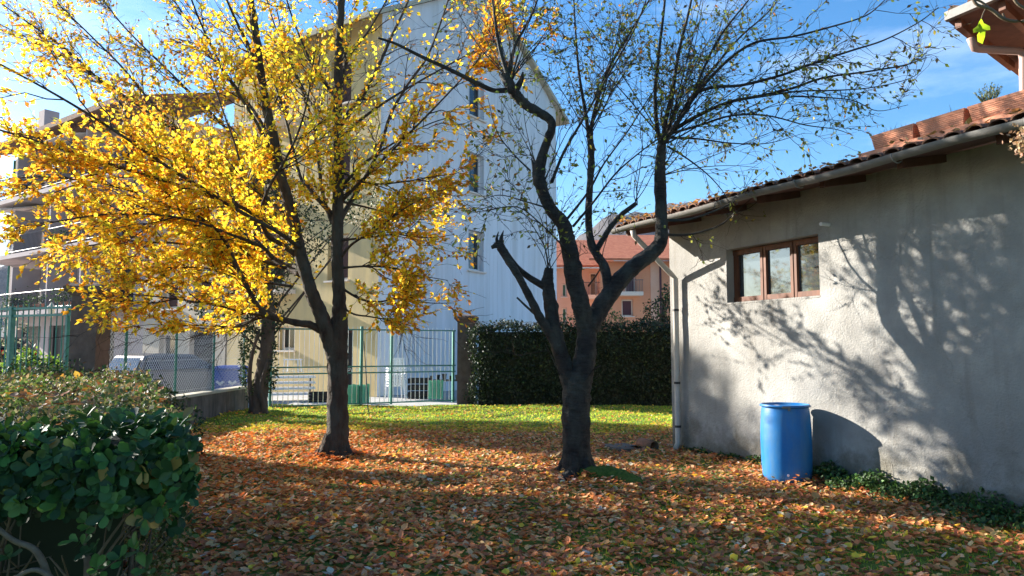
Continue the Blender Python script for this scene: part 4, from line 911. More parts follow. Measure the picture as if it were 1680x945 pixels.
def tint1(P, col):
    d = np.clip((-P[:, 0] - 3.6) / 2.5, 0, 1)[:, None] * (rng.random((len(P), 1)) < .6)
    e = np.clip((P[:, 0] + 1.9) / 1.2, 0, 1)[:, None] * (rng.random((len(P), 1)) < .65)
    col = col * (1 - e) + e * col * np.array([.98, .72, .8])
    return col * (1 - d) + d * col * np.array([.8, .62, .9])
def mask1(P):
    py = 570 - (P[:, 2] - CAMZ) * F / P[:, 1]; px = 840 + P[:, 0] * F / P[:, 1]
    keep = (P[:, 2] > 1.75) & ~((P[:, 0] > -3.6) & (P[:, 1] > 10.4) & (P[:, 2] > 4.2) & (rng.random(len(P)) < .75)) & ~((P[:, 1] > 11.6) & (rng.random(len(P)) < .45))
    # thinner towards the top where the sky shows through
    u_ = rng.random(len(P)); thin = ((py < 90) & (px > 120) & (px < 420) & (u_ < .6)) | ((py < 200) & (px < 560) & (u_ < .3))
    return keep & ~thin & ~((px > 778) & (py > 230)) & ~((px > 700 + (py - 400) * -.1) & (py > 400) & (rng.random(len(P)) < .5))
woody('yellow_tree', at(553, 745, B).xy.to_3d(), 'large yellow autumn tree with a forked dark trunk standing in the fallen leaves', M['bark1'], T1,
      dict(thick=.84, r1=.011, per_m=4.0, start=.12, len1=(.35, 1.05), ang1=(.35, .9), up=.06, per2=12, len2=(.18, .5), ang2=(.4, .9), leaves=12, leaf=(.042, .084), droop=.25, tilt=.75, tint=tint1, mask=mask1, wid=1.3, bend=.3), LM['yellow'], YEL)

# ---- bare tree
B2 = 8.9
def shoots(px, py, Y, n, ang0, ang1, l0, l1, r, dens=.6):
    out = []
    for i in range(n):
        a = R(random.uniform(ang0, ang1)); l = random.uniform(l0, l1); c = random.uniform(-.25, .25); y1 = Y + random.uniform(-1.0, 1.0); pts = []
        for k in range(6):
            s = k / 5; aa = a + c * s; pts.append((px + random.uniform(-6, 6) * (k == 0) + math.cos(aa) * l * s, py - math.sin(aa) * l * s))
        out.append(L(pts, Y, y1, r * random.uniform(.6, 1), .003, dens))
    return out
T2 = [('t', [(945, 790, B2, .25), (945, 772, B2, .205), (946, 740, B2, .188), (945, 700, B2, .182), (945, 660, B2, .185), (948, 630, B2, .19), (955, 605, B2, .165), (961, 575, B2, .145), (963, 545, B2, .14), (965, 520, B2, .13)], 0),
      ('l', [(940, 640, B2, .12), (930, 610, B2 - .02, .115), (921, 585, B2 - .05, .105), (911, 550, B2 - .1, .1), (906, 520, B2 - .1, .09), (901, 485, B2 - .1, .085), (899, 460, B2 - .1, .075), (901, 440, B2 - .1, .06)], 0),
      ('l', [(917, 580, B2 - .1, .06), (903, 548, B2 - .15, .062), (888, 525, B2 - .2, .058), (870, 490, B2 - .25, .052), (850, 452, B2 - .3, .05), (833, 425, B2 - .3, .055), (819, 403, B2 - .3, .055), (806, 406, B2 - .3, .018)], 0),
      ('l', [(826, 415, B2 - .3, .045), (822, 395, B2 - .3, .03), (826, 378, B2 - .3, .004)], 0),
      ('l', [(822, 408, B2 - .25, .04), (815, 393, B2 - .25, .02), (818, 380, B2 - .25, .004)], 0),
      ('l', [(893, 470, B2 - .1, .05), (868, 455, B2 - .1, .045), (850, 440, B2 - .15, .04), (838, 425, B2 - .2, .035), (829, 412, B2 - .25, .03)], 0),
      ('l', [(886, 522, B2 - .2, .02), (866, 505, B2 - .2, .015), (848, 488, B2 - .2, .012)], 0),
      ('l', [(962, 545, B2, .13), (953, 500, B2 - .1, .118), (942, 460, B2 - .15, .112), (934, 410, B2 - .2, .108), (925, 370, B2 - .2, .1), (905, 345, B2 - .25, .085), (891, 315, B2 - .3, .078), (884, 285, B2 - .3, .085), (893, 245, B2 - .35, .058), (905, 212, B2 - .4, .055), (902, 196, B2 - .4, .058), (880, 182, B2 - .4, .062), (860, 170, B2 - .45, .065), (843, 150, B2 - .5, .075), (832, 132, B2 - .5, .07), (822, 122, B2 - .5, .03)], .12),
      ('l', [(880, 290, B2 - .3, .05), (877, 275, B2 - .3, .03), (872, 260, B2 - .3, .006)], 0),
      ('l', [(845, 150, B2 - .5, .05), (855, 132, B2 - .5, .035), (858, 118, B2 - .5, .01)], 0),
      ('l', [(968, 540, B2, .12), (985, 505, B2 + .05, .125), (1010, 470, B2 + .1, .115), (1040, 437, B2 + .15, .11), (1070, 415, B2 + .2, .105), (1085, 392, B2 + .2, .095), (1085, 350, B2 + .2, .08), (1083, 300, B2 + .2, .082), (1083, 270, B2 + .2, .07), (1086, 238, B2 + .2, .06)], .1),
      ('l', [(1000, 480, B2 + .1, .08), (992, 440, B2 + .2, .07), (975, 410, B2 + .3, .058), (966, 375, B2 + .3, .052), (967, 320, B2 + .3, .05), (970, 260, B2 + .35, .05), (967, 215, B2 + .35, .045)], .4),
      ('l', [(978, 412, B2 + .3, .045), (1000, 375, B2 + .3, .042), (1020, 352, B2 + .3, .038), (1042, 335, B2 + .3, .03)], .3),
      L([(966, 220), (958, 170), (950, 120), (945, 60), (940, -20)], B2 + .35, B2 + .1, .03, .008, .9),
      L([(968, 220), (980, 165), (1000, 110), (1030, 60), (1065, 0), (1075, -20)], B2 + .35, B2 + .6, .032, .008, .9),
      L([(1086, 245), (1078, 205), (1075, 150), (1082, 80), (1090, 10), (1092, -20)], B2 + .2, B2, .035, .012, .9),
      L([(1086, 245), (1092, 200), (1103, 150), (1115, 80), (1130, 20), (1138, -20)], B2 + .2, B2 + .4, .04, .012, .9),
      L([(1086, 242), (1108, 205), (1130, 175), (1148, 128), (1180, 62), (1228, 0)], B2 + .2, B2 - .2, .035, .01, .9),
      L([(1105, 212), (1135, 165), (1165, 128), (1205, 90), (1245, 68), (1300, 60), (1360, 45), (1420, 26), (1452, 0)], B2 + .2, B2 - .6, .03, .006),
      L([(1108, 208), (1135, 160), (1165, 144), (1215, 140), (1280, 124), (1340, 102), (1400, 82), (1450, 66), (1505, 38), (1540, 12)], B2 + .2, B2 - .8, .03, .005),
      L([(1104, 214), (1145, 190), (1195, 168), (1245, 158), (1300, 145), (1350, 128), (1420, 118), (1480, 108), (1505, 100), (1520, 94)], B2 + .2, B2 - .6, .03, .005),
      L([(1300, 158), (1350, 160), (1400, 165), (1440, 182), (1490, 172)], B2 - .2, B2 - .7, .012, .003),
      L([(1240, 160), (1310, 150), (1380, 148), (1440, 142), (1500, 125), (1520, 95)], B2 - .2, B2 - .2, .014, .003),
      L([(1110, 205), (1140, 150), (1180, 100), (1215, 60), (1260, 20), (1290, -20)], B2 + .2, B2 + 1, .028, .006),
      L([(1105, 218), (1150, 205), (1200, 190), (1260, 190), (1320, 205), (1370, 212), (1400, 222)], B2 + .2, B2 - .5, .02, .003),
      L([(1100, 226), (1145, 228), (1200, 235), (1260, 235), (1320, 218)], B2 + .2, B2 + .8, .018, .003),
      L([(1095, 240), (1130, 262), (1165, 290), (1190, 320), (1200, 345)], B2 + .2, B2 - .4, .014, .003, .6),
      L([(1088, 362), (1130, 360), (1175, 345), (1220, 325), (1262, 318)], B2 + .2, B2 - .2, .022, .005, .5),
      L([(1085, 385), (1130, 385), (1180, 370), (1210, 345), (1240, 320)], B2 + .2, B2 + .1, .02, .004, .5),
      L([(940, 372), (975, 330), (1010, 285), (1050, 250), (1090, 222), (1130, 210)], B2 - .2, B2 - .8, .018, .004, .7),
      L([(930, 360), (965, 315), (990, 270), (1030, 215), (1065, 160), (1100, 110)], B2 - .2, B2 - .9, .018, .004, .7),
      L([(905, 300), (925, 250), (960, 190), (1000, 120), (1040, 50), (1060, 0)], B2 - .3, B2 - .9, .022, .006, .7),
      L([(830, 148), (810, 148), (790, 140), (740, 115), (690, 92), (650, 72), (620, 62)], B2 - .5, B2 - 1.2, .04, .012, .35),
      L([(835, 130), (820, 80), (812, 30), (806, -20)], B2 - .5, B2 - .6, .03, .012, .5),
      L([(832, 125), (845, 75), (870, 30), (885, -10)], B2 - .5, B2 - .3, .025, .01, .5),
      L([(870, 280), (840, 250), (815, 215), (800, 160)], B2 - .3, B2 - .8, .012, .003, .9),
      L([(895, 340), (860, 330), (820, 320), (785, 330)], B2 - .3, B2 - .9, .012, .003, 1.3),
      L([(930, 410), (890, 370), (850, 340), (800, 345), (770, 350)], B2 - .3, B2 - .6, .012, .003, 1.3),
      L([(900, 445), (895, 410), (880, 380), (860, 350)], B2 - .1, B2 - .3, .012, .003, .8),
      L([(965, 470), (985, 440), (990, 410), (1000, 380)], B2, B2 - .4, .012, .003, .5),
      L([(950, 640), (970, 610), (985, 600)], B2 - .1, B2 - .3, .012, .008, 0),
      L([(918, 615), (905, 585), (895, 565)], B2 - .2, B2 - .4, .008, .004, .3),
      ]
T2 += shoots(838, 130, B2 - .5, 16, 35, 150, 80, 190, .012, .5) + shoots(967, 225, B2 + .35, 7, 50, 130, 120, 240, .014, .9) + shoots(1090, 235, B2 + .2, 14, 20, 130, 120, 320, .014, .9) + shoots(893, 300, B2 - .3, 4, 50, 130, 80, 180, .01, .8) + shoots(1083, 290, B2 + .2, 6, 10, 80, 80, 200, .01, .7) + shoots(1040, 337, B2 + .3, 4, 20, 110, 60, 150, .009, .6) + shoots(900, 442, B2 - .1, 5, 40, 130, 60, 160, .008, .8)
def mask2(P): return P[:, 2] > 2.4
bt = woody('bare_tree', at(945, 780, B2).xy.to_3d(), 'nearly bare dark cherry tree with thick twisted pollarded limbs, right of the yellow tree', M['bark2'], T2,
      dict(thick=.87, per_m=5.6, start=.1, len1=(.2, .95), ang1=(.4, 1.35), up=.08, per2=6, len2=(.1, .38), ang2=(.35, .9), leaves=3, lk=.62, leaf=(.042, .075), droop=.55, tilt=1.0, r1=.0055, r2=.003, mask=mask2, wid=1.05, tpl=LEAF4),
      LM['dull'], [(3, (.20, .25, .05)), (2, (.32, .36, .08)), (1.2, (.12, .09, .04)), (1, (.45, .36, .06)), (.4, (.5, .22, .05))])

# mossy root at the bare tree's foot
def flares(g, c, m, rad, n, seed):
    rs = random.Random(seed)
    for k in range(n):
        a = 2 * math.pi * (k + rs.uniform(-.25, .25)) / n; d = Vector((math.cos(a), math.sin(a), 0)); l = rs.uniform(.06, .18)
        me, _, _ = limb_mesh([tuple(c + d * rad * .55 + UPV * .3), tuple(c + d * rad * .85 + UPV * .1), tuple(c + d * (rad + l * .4) + UPV * .03), tuple(c + d * (rad + l) - UPV * .04)], [.05, .065, .05, .025], 8, .12)
        link('root_flare', me, m, g, True)
flares(bpy.data.objects['yellow_tree'], Vector((X(553, B), B, 0)), M['bark1'], .2, 6, 3)
flares(bt, Vector((X(945, B2), B2, 0)), M['bark2'], .2, 6, 5)
def root():
    V = []; ps = [at(952, 790, 8.75), at(985, 788, 8.7), at(1015, 797, 8.6), at(1045, 806, 8.35), at(1068, 812, 8.2)]
    me, _, _ = limb_mesh([(p.x, p.y, z) for p, z in zip(ps, (.05, .04, .03, .0, -.08))], [.08, .13, .12, .095, .04], 10, .12)
    link('surface_root', me, M['moss'], bt, True)
    me, _, _ = limb_mesh([tuple(at(940, 778, 8.85)), tuple(at(925, 788, 8.6)), tuple(at(915, 794, 8.5) - UPV * .05)], [.1, .06, .03], 8, .1); link('surface_root', me, M['bark2'], bt, True)
root()

# ---- crown trees (ivy tree, added off-frame shade trees, bushes)
def blob_leaves(cs, n, pal, size, tpl=LEAF4, shell=.5, wid=1.1, zmin=.1, droop=.2):
    """leaves through several ellipsoids: cs = [(center, radii)]"""
    cs_ = [(np.array(c, float), np.array(r, float)) for c, r in cs]; vol = np.array([np.prod(r) ** .67 for _, r in cs_]); k = rng.choice(len(cs_), n, p=vol / vol.sum())
    C0 = np.array([c for c, _ in cs_])[k]; Rr = np.array([r for _, r in cs_])[k]; u = rand_dir(n); s = rng.uniform(shell, 1, (n, 1)) ** .6
    bump = 1 + .18 * np.sin(u[:, :1] * 7 + k[:, None]) * np.cos(u[:, 2:3] * 9 + u[:, 1:2] * 6); P = C0 + u * Rr * s * bump; keep = P[:, 2] > zmin; P, u = P[keep], u[keep]; n = len(P)
    return scatter(P, norm(rand_dir(n) + np.array([0, 0, -droop]) + u * .4), norm(u + rand_dir(n) * .6 + np.array([0, 0, .4])), rng.uniform(size[0], size[1], n), pick(n, pal), tpl, wid)
def crown_tree(name, base, label, trunk, cs, n, pal, size, bark, lm, tw=60, group=None, core=False, cat='tree'):
    g = empty(name, base, label, cat, group); me, P2, r2 = limb_mesh([p[:3] for p in trunk], [p[3] for p in trunk], 10, .08); link('trunk', me, bark, g, True)
    Q = []; 
    for c, r in cs:
        for _ in range(max(2, tw // len(cs))):
            i = random.randrange(len(P2) // 3, len(P2)); a = P2[i]; b_ = np.array(c) + rand_dir(1)[0] * np.array(r) * .85; mid = (a + b_) / 2 + np.array([0, 0, .15]) * random.uniform(-1, 1)
            s = np.linspace(0, 1, 6)[:, None]; Q.append((1 - s) ** 2 * a + 2 * s * (1 - s) * mid + s * s * b_)
    Q = np.array(Q); V, q = tubes(Q, np.linspace(.028, .006, 6)[None] * rng.uniform(.5, 1.2, (len(Q), 1)), 4); o = link('branches', npmesh('branches', V, q), bark, g); o['kind'] = 'stuff'
    V, Fc, C = blob_leaves(cs, n, pal, size); o = link('crown', npmesh('crown', V, Fc, C), lm, g); o['kind'] = 'stuff'
    return g
IVY = [(4, (.022, .045, .014)), (2, (.04, .075, .02)), (1, (.07, .10, .03))]
Yi = 17.3; q = lambda px, py, Y=Yi: at(px, py, Y)
crown_tree('ivy_tree', (X(425, Yi), Yi, 0), 'brown ivy clad tree at the left end of the gate, beside the low wall', [(*q(424, 685), .26), (*q(424, 665), .2), (*q(430, 620), .17), (*q(438, 570), .16), (*q(440, 520), .15), (*q(436, 450), .13), (*q(430, 380), .11), (*q(425, 300), .08), (*q(420, 220), .05)],
           [(q(415, 470), (.9, .9, .8)), (q(440, 400), (.9, 1, 1.0)), (q(410, 340), (.8, 1, .9)), (q(450, 320), (.7, .8, .7)), (q(430, 520), (.6, .6, .5)), (q(350, 500), (.5, .6, .5)), (q(500, 380, 18), (.7, .7, .9)), (q(590, 330, 18.5), (.5, .6, .7))], 7500, IVY, (.05, .1), M['bark3'], LM['ever'], 70)
def ivy_stems():
    V, Fc, C = blob_leaves([(q(408, 560), (.22, .22, .45)), (q(402, 600), (.12, .2, .5)), (q(415, 640), (.15, .2, .3)), (q(445, 600), (.14, .2, .7))], 1300, IVY + [(1.2, (.2, .26, .1))], (.05, .09)); o = link('ivy', npmesh('ivy', V, Fc, C), LM['ever']); tag(o, 'ivy leaves wrapped round the brown trunk beside the gate', 'ivy', kind='stuff')
    g = bpy.data.objects.get('ivy_tree')
    for p in ([(418, 684, 17.2, .07), (410, 640, 17.15, .05), (412, 590, 17.1, .04), (426, 540, 17.1, .03)], [(436, 680, 17.15, .06), (428, 640, 17.1, .05), (440, 590, 17.1, .035)]):
        me, _, _ = limb_mesh([tuple(at(*a[:3])) for a in p], [a[3] for a in p], 7, .1); link('ivy_stem', me, M['bark3'], g, True)
ivy_stems()
# unseen trees added on the left, crowns shaped to shade lawn and front hedge
OF = [(3, (.05, .07, .02)), (1, (.1, .1, .03))]
crown_tree('shade_evergreen', (-21, 24.3, 0), 'unseen evergreen added left of the picture, its crown placed to shade the lawn', [(-21, 24.3, 0, .35), (-21, 24.3, 5, .3), (-21, 24.3, 12, .1)], [((-20.9, 24.9, 9.2), (2.4, 2.2, 1.2)), ((-21.2, 25.2, 10.6), (2, 2, 1.0)), ((-22.2, 26.2, 10), (1.5, 1.5, 1.0)), ((-20.1, 23.2, 8.9), (1.5, 1.5, .9))], 9000, OF, (.18, .32), M['bark3'], LM['ever'], 60)
crown_tree('shade_tree', (-13, 14.3, 0), 'unseen leafy tree added left of the picture, its crowns placed to shade lawn and front hedge', [(-13, 14.3, 0, .2), (-13, 14.3, 3, .16), (-12.8, 14.3, 6.5, .06)], [((-12.6, 12.5, 4.6), (1.9, 1.7, .8)), ((-13.6, 13.6, 5.6), (1.8, 1.3, .8)), ((-13.3, 13.5, 4.2), (1.7, 1.4, .8)), ((-12.3, 8.3, 5.6), (2.0, 1.1, .8))], 5500, [(2, (.2, .12, .04)), (2, (.32, .2, .04)), (1, (.12, .07, .03))], (.09, .16), M['bark3'], LM['dull'], 90)

# ---- far hedge
def leafbox(g, name, faces, dens, size, pal, lm, jit=.07, tpl=LEAF4, wid=1.1):
    """faces: (origin, u, v, normal) parallelograms covered in leaves"""
    Vs, Fs, Cs = [], [], []; off = 0
    for o, u, v, nn in faces:
        o, u, v, nn = map(np.array, (o, u, v, nn)); n = int(np.linalg.norm(np.cross(u, v)) * dens); a, b = rng.random((2, n, 1)); P = o + u * a + v * b
        wob = .06 * np.sin(P[:, :1] * 5 + P[:, 2:3] * 4) + .05 * np.sin(P[:, 1:2] * 6 + P[:, 2:3] * 7 + 1); P = P + nn * (wob + rng.normal(0, jit, (n, 1)))
        V, Fc, C = scatter(P, norm(rand_dir(n) + nn * .35 + np.array([0, 0, .15])), norm(nn + rand_dir(n) * .75), rng.uniform(*size, n), pick(n, pal, .25), tpl, wid); Fs.append(Fc + off); off += len(V); Vs.append(V); Cs.append(C)
    o = link(name, npmesh(name, np.vstack(Vs), np.vstack(Fs), np.vstack(Cs)), lm, g); o['kind'] = 'stuff'; return o
def far_hedge():
    g = empty('tall_hedge', (2, 20.3, 0), 'tall dark clipped hedge along the far side between the pillar and the garage', 'hedge'); x0, x1, y0, y1, h = -1.05, 6.5, 20.2, 21.3, 2.12
    MB().bx(x0 + .12, x1, y0 + .16, y1, -.05, h - .14).build('inner_shade', M['core'], g)  # solid near-black core, shade inside the hedge given as colour
    leafbox(g, 'foliage', [((x0, y0, 0), (x1 - x0, 0, 0), (0, 0, h), (0, -1, 0)), ((x0, y0, h), (x1 - x0, 0, 0), (0, y1 - y0, 0), (0, 0, 1)), ((x0, y0, 0), (0, y1 - y0, 0), (0, 0, h), (-1, 0, 0))], 620, (.06, .1), [(5, (.016, .030, .012)), (2, (.03, .05, .018)), (.5, (.07, .1, .03))], LM['ever'])
    Q = []
    for i in range(60): x = rng.uniform(x0 + .1, x1); Q.append([(x + rng.normal(0, .04) * k, y0 + rng.uniform(0, .2), h - .1 + k * .05) for k in range(6)])
    Q = np.array(Q); V, q_ = tubes(Q, np.full(Q.shape[:2], .003)); o = link('top_shoots', npmesh('top_shoots', V, q_), M['stem'], g); o['kind'] = 'stuff'
    crown_tree('laurel_bush', (4.7, 22.2, 0), 'leafy laurel bush rising above the tall hedge beside the garage corner', [(4.6, 22.2, 0, .08), (4.6, 22.2, 2, .06), (4.6, 22.2, 3, .03)], [((4.65, 22.0, 2.5), (.75, .6, .6)), ((4.3, 22.0, 2.0), (.7, .5, .5)), ((4.95, 22.0, 3.2), (.45, .5, .4)), ((3.9, 21.9, 1.9), (.6, .4, .35))], 2600, [(3, (.03, .055, .018)), (2, (.06, .10, .03)), (.6, (.2, .24, .05))], (.07, .11), M['stem'], LM['ever'], 20, cat='bush')
    crown_tree('roadside_shrub', (2.2, 26, 0), 'light green shrub behind the tall hedge below the salmon house', [(2.2, 26, 0, .08), (2.2, 26, 2, .05)], [((2.0, 26, 2.2), (1.3, .8, .55)), ((3.3, 26.2, 2.4), (.9, .8, .5))], 1600, [(2, (.08, .13, .04)), (1, (.16, .2, .06))], (.08, .12), M['stem'], LM['dull'], 16, cat='bush')
far_hedge()

# ---- left hedge, runs away from the camera parallel to the garage
HA = Vector((-.46, .888, 0)); HP = Vector((-HA.y, HA.x, 0))   # HP points left
HC = Vector((-1.16, 2.55, 0))
def Hh(s, o, z): return HC + HA * s + Vector((-1, 0, 0)) * o + UPV * z
DG = [(4, (.018, .052, .014)), (3, (.032, .088, .02)), (1.4, (.065, .15, .028)), (.6, (.12, .19, .05)), (.2, (.24, .17, .05))]
def near_hedge():
    g = empty('front_hedge', HC, 'glossy dark green broad leaved hedge in the near left corner with bare stems below', 'hedge')
    # upright branching stems
    bases = [(.25, -.05), (.62, .12), (.95, -.02), (1.3, .1), (1.75, 0), (.1, .5), (.5, .7), (1.1, .65), (1.6, .7)]
    tips = []
    for o_, s_ in bases:
        b = np.array(Hh(.28 + s_, o_ + .02, 0)); top = b + np.array([random.uniform(-.05, .05), random.uniform(-.03, .05), .78]); P = [b, b + (top - b) * .5 + rand_dir(1)[0] * .02, top]
        me, _, _ = limb_mesh(P, [.016, .013, .011], 7, .05); link('stem', me, M['stem'], g, True)
        for k in range(8):
            st = b + (top - b) * random.uniform(.55, 1.0); a = random.uniform(0, 6.28); l = random.uniform(.22, .45); e = st + np.array([math.cos(a) * l * .6, math.sin(a) * l * .45, l * random.uniform(.6, 1.0)]); e[2] = min(e[2], 1.22)
            me, _, _ = limb_mesh([st, (st + e) / 2 + rand_dir(1)[0] * .03 - np.array([0, 0, .02]), e], [.007, .005, .003], 5, .03); link('branch', me, M['stem'], g, True)
            tips.append(e)
            for _ in range(2):
                m_ = (st + e) / 2; e2 = m_ + rand_dir(1)[0] * .16 + np.array([0, 0, .08]); me, _, _ = limb_mesh([m_, (m_ + e2) / 2, e2], [.004, .003, .002], 4, .02); link('branch', me, M['stem'], g, True)
    # low sprawling stem at the left
    me, _, _ = limb_mesh([tuple(at(-30, 845, 2.5)), tuple(at(20, 885, 2.5)), tuple(at(60, 905, 2.5)), tuple(at(85, 960, 2.5))], [.008, .009, .011, .012], 7, .05); link('stem', me, M['stem'], g, True)
    me, _, _ = limb_mesh([tuple(at(20, 950, 2.45)), tuple(at(60, 935, 2.45)), tuple(at(100, 960, 2.45))], [.007, .008, .009], 7, .05); link('stem', me, M['stem'], g, True)
    # rosettes
    RP, RN = [], []
    n = 680
    for i in range(n):
        o_ = rng.uniform(-.06, 2.3); s_ = rng.uniform(0, .95); z = 1.24 - .09 * s_ + rng.normal(0, .022) + .03 * math.sin(o_ * 9); RP.append(Hh(s_, o_, z)); RN.append(Vector((rng.normal(0, .35), -.15 + rng.normal(0, .35), 1)))
    for i in range(520):
        o_ = rng.uniform(-.05, 2.3); dz = min(.22, abs(rng.normal(0, .11))); z = 1.2 - dz; RP.append(Hh(rng.uniform(-.05, .12), o_, z)); RN.append(Vector((rng.normal(0, .4), -1.1, .35 + rng.normal(0, .3))))
    for i in range(120):
        z = 1.21 - abs(rng.normal(0, .13)); RP.append(Hh(rng.uniform(0, 1.4), rng.uniform(-.07, .05), z)); RN.append(Vector((1, -.3 + rng.normal(0, .3), .35 + rng.normal(0, .3))))
    for i in range(7): RP.append(Hh(rng.uniform(0, .15), rng.uniform(0, 2.2), rng.uniform(.62, .92))); RN.append(Vector((rng.normal(0, .4), -1, .6)))
    for px_, py_ in ((145, 860), (130, 890), (150, 905), (240, 935), (225, 900), (15, 915), (200, 920), (160, 935)): RP.append(at(px_, py_, 2.58)); RN.append(Vector((rng.normal(0, .3), -.8, .8)))
    P, D, U, Sz, Cc = [], [], [], [], []
    for p, nn in zip(RP, RN):
        nn = nn.normalized(); a0 = rng.uniform(0, 6); t1 = nn.orthogonal().normalized(); t2 = nn.cross(t1); m_ = rng.integers(5, 9); c = pick(1, DG, .15)[0]
        for k in range(m_):
            a = a0 + k * 2.4; el = rng.uniform(.15, .9); d = (t1 * math.cos(a) + t2 * math.sin(a)) * math.cos(el) + nn * math.sin(el)
            P.append(p + nn * rng.uniform(-.02, .02)); D.append(d); U.append(nn + d * -.4 + Vector(rand_dir(1)[0]) * .25); Sz.append(rng.uniform(.036, .062)); Cc.append(np.clip(c * rng.uniform(.75, 1.3), 0, 1))
    P, D, U, Sz, Cc = map(np.array, (P, D, U, Sz, Cc))
    dist = np.linalg.norm(P - np.array([0, 0, CAMZ]), axis=1) / Sz
    px_ = 840 + P[:, 0] / P[:, 1] * F; dist = np.where((px_ < 0) | (P[:, 2] < .75), 1e9, dist); dist += np.where(P[:, 1] > 2.75, 500, 0)
    order = np.argsort(dist); big = order[:290]; rest = order[290:]
    V, Fc, C = scatter(P[rest], D[rest], U[rest], Sz[rest], Cc[rest], OVAL, 1.15)
    o = link('foliage', npmesh('foliage', V, Fc, C), LM['ever'], g); o['kind'] = 'stuff'
    variants = []
    for k in range(10):
        V, Fc, C = scatter(np.zeros((1, 3)), np.array([[0, 1., 0]]), np.array([[0, 0, 1.]]), 1.0, pick(1, DG, .2), OVAL, 1.15 + .1 * rng.normal()); V[:, 2] += -.12 * V[:, 1] ** 2 * (1 if k % 2 else .3); me = npmesh('leaf', V, Fc, C); me.materials.append(LM['ever']); variants.append(me)
    for n_, i in enumerate(big):
        d = Vector(D[i]).normalized(); x = d.cross(Vector(U[i])).normalized(); z = x.cross(d); mw = Matrix((x, d, z)).transposed().to_4x4(); mw = mw @ Matrix.Scale(float(Sz[i]), 4); mw.translation = Vector(P[i]) - HC
        o = bpy.data.objects.new('leaf', variants[n_ % 10]); COL.objects.link(o); o.parent = g; o.matrix_local = mw
    # the hedge further back, clipped flat, browner
    g2 = empty('long_hedge', Hh(3, 0, 0), 'long flat clipped hedge behind the glossy one, its top brown with caught dead leaves', 'hedge')
    a, b, c_, d_ = Hh(1.0, 0, 0), Hh(5.6, 0, 0), Hh(5.6, 3.2, 0), Hh(1.0, 3.2, 0); zz = 1.22
    vs = [v + UPV * z for z in (0, zz - .1) for v in (Hh(.55, .16, 0), Hh(5.5, .16, 0), Hh(5.5, 3.2, 0), Hh(.55, 3.2, 0))]
    MB().add(vs, [(3, 2, 1, 0), (4, 5, 6, 7), (0, 1, 5, 4), (1, 2, 6, 5), (2, 3, 7, 6), (3, 0, 4, 7)]).build('inner_shade', M['core'], g2)  # dark block painted as the shade behind and below the leaves
    u = HA * 4.7; s0 = Hh(.9, 0, 0)
    leafbox(g2, 'foliage', [(s0 + UPV * zz, u, Vector((-3.2, 0, 0)), (0, 0, 1)), (s0, u, UPV * zz, (HA.y, -HA.x, 0))], 2000, (.022, .04), [(4, (.12, .18, .045)), (3, (.20, .19, .07)), (1.6, (.30, .17, .08)), (1.5, (.07, .11, .03)), (1.2, (.40, .32, .18))], LM['dull'], .03, LEAF2)
    n = 520; P = np.array([tuple(Hh(1.0 + 4.5 * rng.random(), 3.0 * rng.random(), zz + .05 + .02 * rng.random())) for _ in range(n)])
    V, Fc, C = scatter(P, rand_dir(n) * np.array([1, 1, .3]), norm(np.array([0, 0, 1.]) + rand_dir(n) * .5), rng.uniform(.05, .085, n), pick(n, [(3, (.45, .16, .05)), (1, (.6, .35, .06)), (2, (.25, .13, .07))]), LEAF8, 1.2); o = link('caught_leaves', npmesh('caught_leaves', V, Fc, C), LM['litter'], g2); o['kind'] = 'stuff'
near_hedge()

